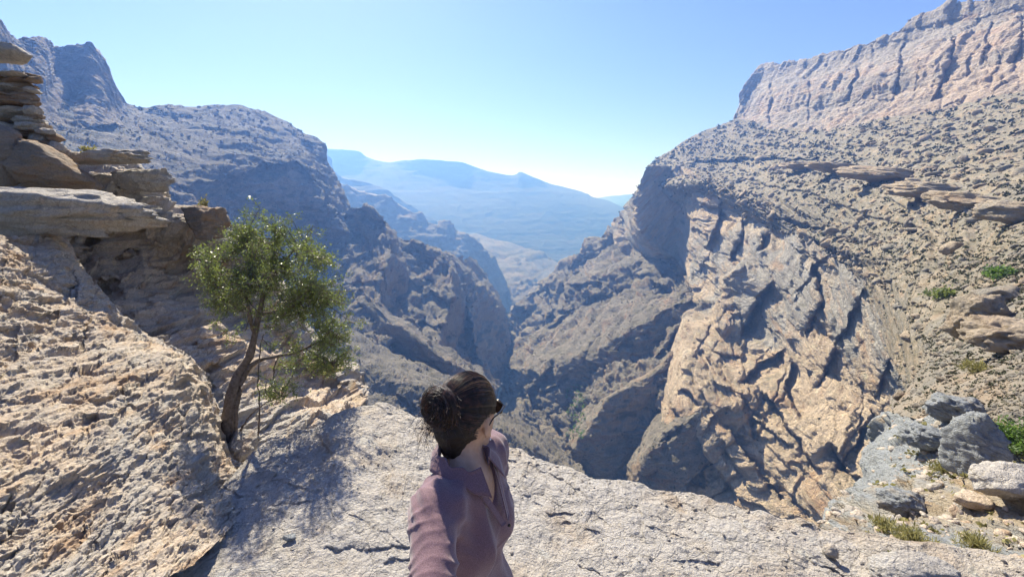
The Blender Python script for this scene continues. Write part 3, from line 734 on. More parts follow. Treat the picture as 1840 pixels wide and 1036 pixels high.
# ------------------------------------------------------------------ near left rock
UROWS = [
    [(-300, 130, 4.6), (-100, 200, 4.9), (0, 215, 5.0), (90, 240, 5.2), (150, 268, 5.4), (180, 272, 5.5), (230, 290, 5.6), (262, 310, 5.7), (285, 342, 5.8), (300, 362, 5.9), (330, 372, 6.0), (372, 372, 6.1), (392, 392, 6.2), (440, 415, 6.4), (480, 450, 6.5), (520, 520, 6.6), (560, 600, 6.7), (600, 645, 6.8), (640, 660, 6.9), (655, 700, 6.9)],
    [(-300, 300, 4.4), (-100, 320, 4.6), (0, 330, 4.7), (90, 330, 4.8), (180, 335, 5.0), (250, 350, 5.2), (290, 385, 5.4), (330, 410, 5.6), (380, 430, 5.8), (440, 470, 6.0), (500, 560, 6.2), (560, 640, 6.3), (610, 670, 6.4), (652, 710, 6.7)],
    [(-300, 400, 5.0), (-100, 410, 5.1), (0, 420, 5.2), (110, 430, 5.3), (180, 430, 5.5), (250, 430, 5.8), (300, 450, 6.0), (350, 480, 6.1), (430, 540, 6.2), (500, 610, 6.3), (560, 670, 6.4), (615, 695, 6.5), (650, 725, 6.6)],
    [(-300, 560, 4.6), (0, 560, 4.8), (150, 560, 5.0), (230, 560, 5.2), (300, 570, 5.4), (380, 610, 5.5), (450, 660, 5.5), (520, 700, 5.6), (590, 725, 5.7), (648, 745, 5.9)],
    [(-300, 900, 4), (0, 860, 4), (250, 800, 4.2), (380, 800, 4.4), (430, 790, 4.5), (500, 790, 4.7), (580, 780, 4.9), (660, 770, 5.3)],
    [(-300, 1000, 3.6), (0, 960, 3.7), (250, 900, 3.9), (430, 870, 4.1), (500, 860, 4.4), (600, 850, 4.6), (690, 850, 5.0)]]
UROWS = [[(x, y, d * k) for (x, y, d) in r] for r, k in zip(UROWS, (1.35, 1.3, 1.26, 1.14, 1.1, 1.1))]
_, UR, UV = land('back_rock_wall', UROWS,
    M_near, 1.5, post=sculpt(rlines(40, (80, 260, 650, 720), -38, 12, (40, 140), (.008, .03), (8, 20), 1, 13)), back=[(.03, -.0, 4), (.1, -.04, 8), (.2, -.3, 10)], amp=.22, seed=70, hi=.11, bed=(-.45, .2, .85), aniso=(2.8, 2.0, .7), blocky=.9, ridged=.5,
    tintfn=lambda R, Vp, d: np.clip(.3 + .6 * sstep(Vp, 1.2, 2.2) * (1 - sstep(Vp, 3.0, 3.7)), 0, 1))
FROWS = [
    [(-500, 380, 1.7), (-250, 400, 2.1), (-100, 410, 2.5), (0, 420, 3.0), (60, 422, 3.4), (98, 420, 3.7), (118, 430, 4.1), (124, 450, 4.8)],
    [(-500, 500, 1.6), (-250, 510, 2.0), (0, 510, 2.65), (80, 505, 3.1), (140, 492, 3.5), (158, 505, 3.9), (168, 530, 4.7)],
    [(-500, 620, 1.5), (-250, 620, 1.85), (0, 620, 2.4), (110, 610, 2.8), (190, 575, 3.3), (232, 590, 3.6), (262, 600, 4.0), (285, 640, 4.8)],
    [(-500, 740, 1.4), (-250, 740, 1.7), (0, 730, 2.15), (150, 710, 2.5), (260, 665, 3.0), (320, 640, 3.4), (348, 652, 3.7), (372, 690, 4.6)],
    [(-500, 840, 1.35), (-250, 840, 1.6), (0, 830, 1.95), (150, 810, 2.2), (290, 775, 2.7), (360, 740, 3.2), (388, 750, 3.5), (405, 790, 4.4)],
    [(-500, 960, 1.25), (-250, 960, 1.5), (0, 950, 1.75), (150, 930, 1.98), (290, 890, 2.35), (370, 860, 2.75), (410, 845, 3.1), (440, 840, 3.7)],
    [(-500, 1150, 1.0), (-250, 1150, 1.2), (0, 1120, 1.45), (150, 1100, 1.6), (260, 1060, 1.75), (360, 1000, 2.05), (420, 940, 2.45), (470, 880, 3.0)]]
FROWS = [[(x, y, d * k) for (x, y, d) in r] for r, k in zip(FROWS, (1.42, 1.34, 1.25, 1.16, 1.09, 1.03, 1.0))]
_, FR, FV = land('front_rock_slope', FROWS,
    M_near, 1.3, post=sculpt(rlines(60, (-20, 430, 420, 1040), -58, 10, (50, 190), (.006, .02), (10, 26), -1, 12)), amp=.15, seed=71, hi=.055, soft=.15, bed=(-.85, -.1, .5), aniso=(2.0, 1.5, .75), blocky=1.1, ridged=.5, tint=.62, power=.75)

# ------------------------------------------------------------------ the ledge she stands on
K_EDGE = [(330, 960, 2.6), (400, 880, 3.1), (432, 838, 3.3), (470, 800, 3.5), (500, 783, 3.6), (560, 768, 3.65), (610, 742, 3.8), (650, 728, 3.9), (685, 722, 3.95), (720, 732, 3.95), (760, 752, 3.85), (810, 775, 3.7), (880, 790, 3.55), (935, 806, 3.4), (965, 822, 3.32), (1000, 836, 3.22), (1045, 850, 3.1), (1065, 858, 3.05), (1110, 862, 3.02), (1150, 870, 2.96), (1175, 880, 2.9), (1240, 885, 2.85), (1290, 898, 2.75), (1360, 920, 2.62), (1420, 935, 2.55), (1500, 950, 2.5), (1580, 965, 2.4), (1700, 985, 2.3), (1900, 1010, 2.1)]


def plat_rows():
    e = np.array(K_EDGE)
    W = unproj(e)
    W = W[::-1][::-1]
    rows = [W]
    for t in (.1, .25, .45, .7, 1.0):
        pts = W.copy()
        pts[:, 1] = W[:, 1] * (1 - t) + .35 * t - .0
        pts[:, 0] = W[:, 0] * (1 - .15 * t)
        bump = .11 * math.sin(t * 3) * np.exp(-((W[:, 0] + 1.1) / .7) ** 2)
        base = -.02 - .02 * t
        pts[:, 2] = W[:, 2] * (1 - sstep(np.array(t), 0, .7)) + (base) * sstep(np.array(t), 0, .7) + bump
        rows.append(pts)
    for t in (1.5, 2.2):
        pts = rows[5].copy(); pts[:, 1] -= (t - 1) * 3; pts[:, 0] *= 1.6; pts[:, 2] += .1
        rows.append(pts)
    return rows


def world_loft(rows, nu, nvs):
    R = []
    us = np.linspace(0, 1, nu)
    for a in rows:
        s = np.concatenate([[0], np.cumsum(np.linalg.norm(np.diff(rows[0], axis=0), axis=1))]); s /= s[-1]
        R.append(pchip(s, a, us))
    R = np.array(R)
    out = []
    kn = np.arange(len(R))
    vs = []
    for i, n in enumerate(nvs):
        vs += list(np.linspace(i, i + 1, n, endpoint=False))
    vs.append(len(R) - 1)
    G = pchip(kn, R.reshape(len(R), -1), np.array(vs, float)).reshape(-1, nu, 3)
    return G, np.array(vs)


pr = plat_rows()
# beyond the lip: rounds over and drops
drop = []
for (dy, dz) in ((1.6, -9), (.75, -3.0), (.38, -.9), (.16, -.22), (.06, -.05)):
    q = pr[0].copy(); q[:, 1] += dy; q[:, 2] += dz; q[:, 0] += 0
    drop.append(q)
G, vs = world_loft(drop + pr, 1150, [20, 40, 60, 30, 16, 90, 130, 130, 130, 60, 20, 10])
G = sculpt(rlines(26, (250, 760, 1500, 1030), 15, 25, (60, 220), (.004, .010), (14, 40), 1, 30) + rlines(16, (250, 760, 1500, 1030), 100, 25, (50, 160), (.004, .009), (14, 40), 1, 31))(G, np.ones(G.shape[:2]))
PRk, _d = rocky(G, amp=.12, seed=80, hi=.09, lo=1.6, bed=(.15, .1, 1), aniso=(1.3, 1.3, 1.0), blocky=.28, ridged=.6, power=.8)
nv, nu, _ = PRk.shape
pp = PRk.reshape(-1, 3)
tint = .32 + .35 * sstep(-pp[:, 1], -2.4, -1.5) + .2 * sstep(pp[:, 0], .5, 2.0)
o = mesh_np('rock_ledge', pp, quads(nv, nu), [M_plat], attrs={'tint': tint, 'veg': np.zeros(len(pp))})
tag(o, kind='structure')
SURF['rock_ledge'] = [(PRk, None)]

print('terrain done', round(time.time() - T0, 1))
# ------------------------------------------------------------------ stones
def project(W):
    x = W[..., 0]; y = W[..., 1]; z = W[..., 2] - CAMZ
    f = y * CP - z * SP; u = y * SP + z * CP
    f = np.where(np.abs(f) < 1e-6, 1e-6, f)
    return 920 + FPX * x / f, 518 - FPX * u / f, f


def hit(name, px, py, rad=5):
    best = None
    for R, _ in SURF[name]:
        x, y, f = project(R)
        m = ((x - px) ** 2 + (y - py) ** 2 < rad * rad) & (f > 0)
        if m.any():
            pts = R[m]; ff = f[m]; k = ff.argmin()
            if best is None or ff[k] < best[1]: best = (pts[k], ff[k])
    if best is None:
        if rad < 80: return hit(name, px, py, rad * 2)
        raise RuntimeError('no hit %s %s %s' % (name, px, py))
    return best[0]


def ico(sub):
    import bmesh
    bm = bmesh.new(); bmesh.ops.create_icosphere(bm, subdivisions=sub, radius=1)
    V = np.array([v.co[:] for v in bm.verts]); Fc = np.array([[v.index for v in f.verts] for f in bm.faces])
    bm.free(); return V, Fc


ICO = {k: ico(k) for k in (1, 2, 3, 4, 5)}


def stone_geo(seed, sub=4, dims=(1, 1, 1), planes=14, rough=.06, flat=0.0, roundness=.25):
    """faceted boulder: intersection of random half spaces with relief"""
    r = np.random.default_rng(seed)
    V, Fc = ICO[sub]
    n = r.normal(size=(planes, 3))
    if flat: n = np.concatenate([n, [[0, 0, 1], [0, 0, -1], [.1, .1, 1], [-.1, .05, -1]]])
    n /= np.linalg.norm(n, axis=1)[:, None]
    off = r.uniform(.62, 1.0, len(n))
    dp = V @ n.T
    with np.errstate(divide='ignore'):
        t = np.where(dp > .05, off / dp, 9)
    rad = np.minimum(t.min(1), 1.15)
    rad = rad * (1 - roundness) + .82 * roundness
    p = V * rad[:, None]
    sd = int(r.integers(0, 9999))
    d = fbm(p * 2.0 + seed, sd, 4 if sub > 3 else 2) * rough * 1.3 + facet(p * np.array([2.4, 2.4, 5.0]) + seed, sd) * rough * .9
    if sub > 3: d = d + facet(p * np.array([7, 7, 16.]) + seed, sd + 1) * rough * .35
    p = p * (1 + d[:, None])
    return p * np.array(dims), Fc


STONE_MATS = [M_near, M_blue, M_talus]
boulder_count = 0


def stone_obj(name, pos, dims, seed, mat, label, cat='rock', group=None, rot=(0, 0, 0), tint=.3, sub=4, sink=.15, **kw):
    V, Fc = stone_geo(seed, sub, dims, **kw)
    o = mesh_np(name, V, Fc, [mat], attrs={'tint': np.full(len(V), tint), 'veg': np.zeros(len(V))})
    o.location = (pos[0], pos[1], pos[2] + dims[2] * (1 - sink * 2))
    o.rotation_euler = rot
    tag(o, label, cat, group)
    return o


def pxm(pos):       # metres per photograph pixel at a place
    return project(np.array(pos, float))[2] / FPX


# scree that nobody could count
def scatter(name, surf, n, smin, smax, mat, sub=1, seed=0, flatmin=.35, tint=(.1, .7), box=None, real=None, protos=8, pw=2.0, veg=0, squash=.6, vprange=None):
    r = np.random.default_rng(seed)
    PV = [stone_geo(seed * 100 + k, sub, (1, r.uniform(.6, 1), r.uniform(.4, .8)), planes=9, rough=.1, roundness=.1) for k in range(protos)]
    Rs = []
    for R, Vp in SURF[surf]:
        nrm, sp = grid_normals(R)
        x, y, f = project(R)
        m = (np.abs(nrm[..., 2]) > flatmin) & (f > .3) & (x > -30) & (x < 1870) & (y < 1066)
        if Vp is not None: m &= Vp > 0.02
        if box is not None: m &= (x > box[0]) & (y > box[1]) & (x < box[2]) & (y < box[3])
        Rs.append(R[m])
    pts = np.concatenate(Rs)
    if len(pts) == 0: return
    idx = r.integers(0, len(pts), n)
    pos = pts[idx] + 0
    D = np.linalg.norm(pos - np.array([0, 0, CAMZ]), axis=1)
    cl = perlin(pos / (D[:, None] * .12), seed + 5)
    keep = cl > r.uniform(-.55, .25, n)
    pos = pos[keep]; D = D[keep]; n = len(pos)
    u = r.random(n) ** pw * 1.0
    s = (smin * (smax / smin) ** u) * D / FPX
    if real is not None: s = np.clip(s, *real)
    VV, FF, TT = [], [], []
    off = 0
    which = r.integers(0, protos, n)
    for k in range(protos):
        m = which == k; c = m.sum()
        if c == 0: continue
        V, Fc = PV[k]
        a = r.uniform(0, 6.28, c); ca, sa = np.cos(a), np.sin(a)
        tl = r.normal(0, .3, (c, 2))
        x = V[None, :, 0] * ca[:, None] - V[None, :, 1] * sa[:, None]
        y = V[None, :, 0] * sa[:, None] + V[None, :, 1] * ca[:, None]
        z = V[None, :, 2] + x * tl[:, :1] + y * tl[:, 1:]
        W = np.stack([x, y, z], -1) * s[m][:, None, None] + pos[m][:, None, :] + np.array([0, 0, .15]) * s[m][:, None, None]
        VV.append(W.reshape(-1, 3))
        FF.append((Fc[None] + (np.arange(c) * len(V))[:, None, None] + off).reshape(-1, 3))
        TT.append(np.repeat(r.uniform(tint[0], tint[1], c), len(V)))
        off += c * len(V)
    V = np.concatenate(VV)
    o = mesh_np(name, V, np.concatenate(FF), [mat], attrs={'tint': np.concatenate(TT), 'veg': np.full(len(V), float(veg))})
    tag(o, kind='stuff')
    return o


def leaf_quads(pos, size, r, up=.3, aspect=.45):
    n = len(pos)
    a = r.normal(size=(n, 3)); a[:, 2] += up; a /= np.linalg.norm(a, axis=1)[:, None]
    c = r.normal(size=(n, 3)); bvec = np.cross(a, c); bvec /= np.linalg.norm(bvec, axis=1)[:, None] + 1e-9
    s = size * r.uniform(.6, 1.25, n)
    A = a * s[:, None]; Bq = bvec * (s * aspect * .5)[:, None]
    V = np.stack([pos, pos + A * .5 + Bq, pos + A, pos + A * .5 - Bq], 1).reshape(-1, 3)
    return V, np.arange(4 * n).reshape(n, 4)


M_scrub = simple_mat('scrub_leaf', (.045, .055, .03), (.11, .11, .065), .05, .8, coord='Generated')
M_leaf = simple_mat('olive_leaf', (.11, .15, .045), (.22, .235, .085), 9, .42, spec=.55, trans=(.24, .30, .06))
M_bush = simple_mat('bush_leaf', (.07, .115, .04), (.13, .18, .065), 9, .5, spec=.4, trans=(.2, .35, .06))
M_dry = simple_mat('dry_grass', (.24, .22, .08), (.34, .30, .14), 12, .8, trans=(.3, .28, .1))
M_bark = simple_mat('grey_bark', (.085, .068, .055), (.20, .165, .14), 30, .9, bump=.9, bscale=90)


def scrub(name, surf, n, smin, smax, seed, box=None, flatmin=.3, mat=None):
    r = np.random.default_rng(seed)
    Rs = []
    for R, Vp in SURF[surf]:
        nrm, sp = grid_normals(R)
        x, y, f = project(R)
        m = (np.abs(nrm[..., 2]) > flatmin) & (f > 1) & (x > -30) & (x < 1870)
        if Vp is not None: m &= Vp > .02
        if box is not None: m &= (x > box[0]) & (y > box[1]) & (x < box[2]) & (y < box[3])
        Rs.append(R[m])
    pts = np.concatenate(Rs)
    if not len(pts): return
    pos = pts[r.integers(0, len(pts), n)]
    D = np.linalg.norm(pos - np.array([0, 0, CAMZ]), axis=1)
    s = smin * (smax / smin) ** (r.random(n) ** 2) * D / FPX
    K = 16
    d = r.normal(size=(n, K, 3)); d /= np.linalg.norm(d, axis=2)[..., None]; d[..., 2] = np.abs(d[..., 2])
    c = pos[:, None] + d * (s[:, None] * r.uniform(.3, 1, (n, K)))[..., None]
    V, Fq = leaf_quads(c.reshape(-1, 3), np.repeat(s, K) * .8, r, aspect=.9)
    o = mesh_np(name, V, Fq, [mat or M_scrub]); tag(o, kind='stuff')


scatter('scree', 'talus_slope', 8000, .6, 6, M_talus, 1, 1, .25, pw=2.6, real=(.03, 2.6))
scatter('scree_blocks', 'talus_slope', 900, 3.5, 10, M_talus, 2, 2, .25, pw=2.2, real=(.03, 3.2), tint=(.2, .9))
scatter('scree', 'near_outcrop', 3000, 1.0, 8, M_near, 2, 3, .2, pw=2.4, tint=(.2, .9))
scatter('scree', 'left_mountain', 6000, .7, 3.4, M_left, 1, 4, .35, pw=2.5)
scatter('scree', 'left_gorge_slope', 4000, .8, 3.5, M_mid, 1, 5, .4, pw=2.5)
scatter('scree', 'right_gorge_slope', 3000, .8, 3, M_mid, 1, 6, .4, pw=2.5)
scatter('gravel', 'rock_ledge', 1700, .7, 4.0, M_plat, 2, 7, .8, pw=3.2, tint=(.1, .9), box=(250, 800, 1840, 1060))
scrub('scrub', 'talus_slope', 8000, .8, 4.2, 11)
scrub('scrub', 'gorge_spur', 4500, .6, 2.0, 16)
scrub('scrub', 'folded_wall', 700, .6, 2.4, 17, flatmin=.45)
scrub('green_gully', 'gorge_spur', 420, 1.5, 4, 18, box=(1018, 690, 1052, 790), flatmin=.0, mat=M_bush)
scrub('green_gully', 'right_gorge_slope', 200, 1.5, 4, 19, box=(1018, 690, 1052, 790), flatmin=.0, mat=M_bush)
scrub('scrub', 'left_mountain', 1500, .8, 2.6, 12)
scrub('scrub', 'left_gorge_slope', 1500, .9, 2.4, 13)
scrub('scrub', 'right_gorge_slope', 1800, .9, 2.4, 14)
scrub('scrub', 'near_outcrop', 160, 2, 8, 15, box=(1560, 600, 1860, 1000), mat=M_dry)

# counted boulders of the talus: individual things
TB = []
protoM = []
for k in range(10):
    V, Fc = stone_geo(500 + k, 3, (1, random.uniform(.6, .95), random.uniform(.45, .8)), rough=.09, roundness=.08, flat=1)
    tn = random.uniform(.2, .9)
    protoM.append(mesh_np('boulder', V, Fc, [M_talus], attrs={'tint': np.full(len(V), tn), 'veg': np.zeros(len(V))}, link=False))
R, Vp = SURF['talus_slope'][0]
x, y, f = project(R)
m = (x > 1300) & (x < 1835) & (y > 240) & (y < 760) & (f > 8) & (Vp > .1)
cand = R[m]
rr = np.random.default_rng(21)
for k in range(150):
    p = cand[rr.integers(0, len(cand))]
    s = pxm(p) * 4.5 * (4.0 ** (rr.random() ** 2.2))
    o = bpy.data.objects.new('boulder', protoM[k % 10]); COL.objects.link(o)
    o.location = p + np.array([0, 0, .2 * s]); o.scale = (s, s, s * rr.uniform(.7, 1.1)); o.rotation_euler = (rr.normal(0, .25), rr.normal(0, .25), rr.uniform(0, 6.3))
    tag(o, 'angular limestone block lying loose on the scree slope below the upper right cliff', 'boulder', 'loose blocks on the right scree slope')

# named rocks
def rock_at(surf, px, py, wpx, hpx, seed, mat, label, name='boulder', depth=None, rot=(0, 0, 0), sink=.15, at=None, **kw):
    p = hit(surf, px, py) if at is None else P(px, py, at)
    m = pxm(p)
    dims = (wpx * m / 1.75, (depth or (wpx + hpx) / 2) * m / 1.75, hpx * m / 1.75)
    kw.setdefault('cat', 'boulder')
    return stone_obj(name, p, dims, seed, mat, label, rot=rot, sink=sink, **kw)


rock_at('talus_slope', 1745, 600, 80, 85, 301, M_talus, 'tall cracked brown block with a dark shadowed face on the near right slope', tint=.8, sub=5, rough=.1, flat=1, roundness=.05)
rock_at('talus_slope', 1808, 625, 120, 70, 302, M_talus, 'wide layered tan block overhanging its own shadow at the right edge of the frame', tint=.9, sub=5, rough=.12, flat=1, roundness=.05)
rock_at('talus_slope', 1790, 548, 90, 44, 303, M_talus, 'low tan slab lying above the wide overhanging block', tint=.7, sub=4, rough=.1, flat=1)
rock_at('near_outcrop', 1735, 845, 66, 112, 304, M_blue, 'rounded blue grey boulder standing on the outcrop left of the green bush', tint=.05, sub=5, rough=.10, roundness=.3, sink=.1)
rock_at('near_outcrop', 1806, 890, 120, 64, 305, M_near, 'pale grey rounded slab under the green bush at the right edge', tint=.05, sub=5, rough=.07, roundness=.4, depth=70)
rock_at('near_outcrop', 1700, 712, 74, 50, 306, M_blue, 'blue grey layered rock above the rounded boulder', tint=.05, sub=5, rough=.12, flat=1)
rock_at('near_outcrop', 1660, 800, 80, 46, 307, M_blue, 'long blue grey ledge rock left of the rounded boulder', tint=.1, sub=5, rough=.12, flat=1, rot=(0, .3, .4))
rock_at('near_outcrop', 1745, 905, 60, 26, 308, M_near, 'tan flat stone in front of the rounded blue grey boulder', tint=.9, sub=4, rough=.1, flat=1)
rock_at('near_outcrop', 1612, 918, 70, 40, 309, M_blue, 'pale blue grey block near the brink at lower right', tint=.1, sub=5, rough=.12, flat=1)
rock_at('rock_ledge', 1630, 1045, 150, 62, 310, M_plat, 'big smooth pale boulder cut by the lower frame edge at right', tint=.3, sub=5, rough=.05, roundness=.6, depth=70)
rock_at('rock_ledge', 1494, 992, 26, 22, 311, M_plat, 'small rusty brown stone on the ledge rim at lower right', name='stone', tint=1.4, sub=4, roundness=.5, cat='stone')
rock_at('talus_slope', 1706, 452, 34, 26, 312, M_talus, 'isolated tan squarish boulder in the middle of the right scree slope', tint=.95, sub=4, flat=1)
rock_at('rock_ledge', 520, 965, 22, 10, 313, M_blue, 'small dark flat stone on the left part of the ledge', name='stone', tint=0, sub=4, flat=1, cat='stone')

# bedded ledge band across the scree slope
for k, (px, py, w_, h_, rz, lab) in enumerate([
        (1448, 300, 70, 14, .0, 'thin pale bed of rock sticking out of the scree, leftmost of the ledge band'),
        (1512, 306, 84, 17, .0, 'pale bedded ledge beside the middle of the scree slope, second from the left'),
        (1588, 320, 110, 26, .0, 'long tan bedded ledge with shadow beneath it in the ledge band'),
        (1668, 350, 120, 30, .1, 'tan slab ledge overhanging a shaded hollow'),
        (1752, 376, 130, 34, .1, 'large tan slab ledge with a deep tan undercut at right'),
        (1826, 392, 90, 44, .1, 'broken grey end of the slab ledge at the right frame edge')]):
    p = hit('talus_slope', px, py); m = pxm(p)
    stone_obj('rock_outcrop', p, (w_ * m / 1.7, w_ * m * .45, h_ * m / 1.6), 330 + k, M_talus, lab, 'rock outcrop', 'bedded ledges across the right scree slope',
              rot=(0, .17, -.6), tint=.75, sub=5, rough=.1, flat=1, roundness=.0, sink=.25)

# left: boulders, cairn, overhanging slab
rock_at(None, 30, 402, 310, 84, 340, M_near, 'overhanging layered pale slab jutting out over the left rock slope', name='rock_slab', at=5.0, tint=.1, sub=5, rough=.12, flat=1, roundness=.0, depth=130, sink=.3, rot=(.1, .05, .3), cat='rock slab')
rock_at(None, 8, 318, 92, 92, 341, M_brown, 'brown grey wedge boulder at the left frame edge under the stacked stones', at=5.7, tint=.7, sub=5, rough=.03, roundness=.1, depth=60, sink=.2)
rock_at(None, 90, 330, 124, 72, 342, M_brown, 'rusty brown wedge boulder under the right side of the stacked stones', at=5.8, tint=.7, sub=5, rough=.08, roundness=.1, depth=80, sink=.2, rot=(0, .35, .2))
CZ = []
r = np.random.default_rng(5)
ycur = 262
lay = 0
BL = lambda y: np.interp(y, [80, 100, 130, 160, 200, 262], [18, 30, 44, 52, 66, 92])
stack = [(14, 98, 64, 30, 'topmost pale block crowning the stack of stones')]
while ycur > 128:
    h = r.uniform(9, 17)
    xr = BL(ycur)
    x0 = -60
    j = 0
    while x0 < xr:
        w_ = r.uniform(34, 74)
        if x0 + w_ > xr + 12: w_ = max(24, xr + 6 - x0)
        stack.append((x0 + w_ / 2, ycur + r.uniform(-2, 2), w_, h * r.uniform(.9, 1.25), None))
        x0 += w_ * r.uniform(.8, .95); j += 1
    ycur -= h * .82; lay += 1
for k, (px, py, w_, h_, lab) in enumerate(stack):
    p = P(px, py, 6.3 + r.uniform(-.07, .08)); m = pxm(p)
    V, Fc = stone_geo(700 + k, 4, (w_ * m / 1.7, w_ * m * .5, h_ * m / 1.55), rough=.08, flat=1, roundness=.15)
    tn = r.uniform(.2, 1.0)
    o = mesh_np('stacked_stone', V, Fc, [M_brown if tn > .5 else M_near], attrs={'tint': np.full(len(V), tn), 'veg': np.zeros(len(V))})
    o.location = p; o.rotation_euler = (r.normal(0, .05), r.normal(0, .07), r.uniform(-.4, .4))
    tag(o, lab or 'flat brown stone in the dry stone stack at the upper left', 'stone', 'flat stones stacked at the upper left')
for k, (px, py, w_, h_, at_, tn, lab) in enumerate([
        (368, 410, 60, 60, 7.3, .4, 'dark cracked block on the crest of the left rock wall beside the tree top'),
        (210, 290, 110, 26, 6.4, .3, 'dark capping slab on the crest of the left rock wall'),
        (260, 335, 90, 40, 6.7, .25, 'pale layered block below the capping slab of the left rock wall'),
        (432, 812, 44, 56, 3.9, .2, 'grey stone wedged at the foot of the tree'),
        (405, 850, 60, 40, 3.5, .1, 'pale broken stone in front of the tree foot')]):
    rock_at(None, px, py, w_, h_, 360 + k, M_brown if k == 0 else M_near, lab, at=at_, tint=tn, sub=5, rough=.11, flat=1, roundness=.05, sink=.3)


# ------------------------------------------------------------------ tubes, plants, tree
def tubes(paths, radii, sides=5, cap=False):
    """paths list of (K,3), radii list of (K,)"""
    VV, FF, off = [], [], 0
    for p, rd in zip(paths, radii):
        p = np.asarray(p, float); K = len(p)
        t = np.gradient(p, axis=0); t /= np.linalg.norm(t, axis=1)[:, None] + 1e-12
        ref = np.array([0.31, .17, .93]);
        a = np.cross(t, ref); a /= np.linalg.norm(a, axis=1)[:, None] + 1e-9
        c = np.cross(t, a)
        ang = np.linspace(0, 2 * math.pi, sides, endpoint=False)
        ring = p[:, None] + (a[:, None] * np.cos(ang)[None, :, None] + c[:, None] * np.sin(ang)[None, :, None]) * np.asarray(rd)[:, None, None]
        VV.append(ring.reshape(-1, 3))
        i = np.arange(K * sides).reshape(K, sides)
        j = np.roll(i, -1, axis=1)
        FF.append(np.stack([i[:-1], j[:-1], j[1:], i[1:]], -1).reshape(-1, 4) + off)
        off += K * sides
    return np.concatenate(VV), np.concatenate(FF)


def smoothpath(pts, n, jit=0, r=None):
    pts = np.asarray(pts, float)
    s = np.concatenate([[0], np.cumsum(np.linalg.norm(np.diff(pts, axis=0), axis=1))])
    q = pchip(s / s[-1], pts, np.linspace(0, 1, n))
    if jit and r is not None:
        k = np.cumsum(r.normal(0, jit, (n, 3)), axis=0); k -= k[0]
        q = q + k
    return q


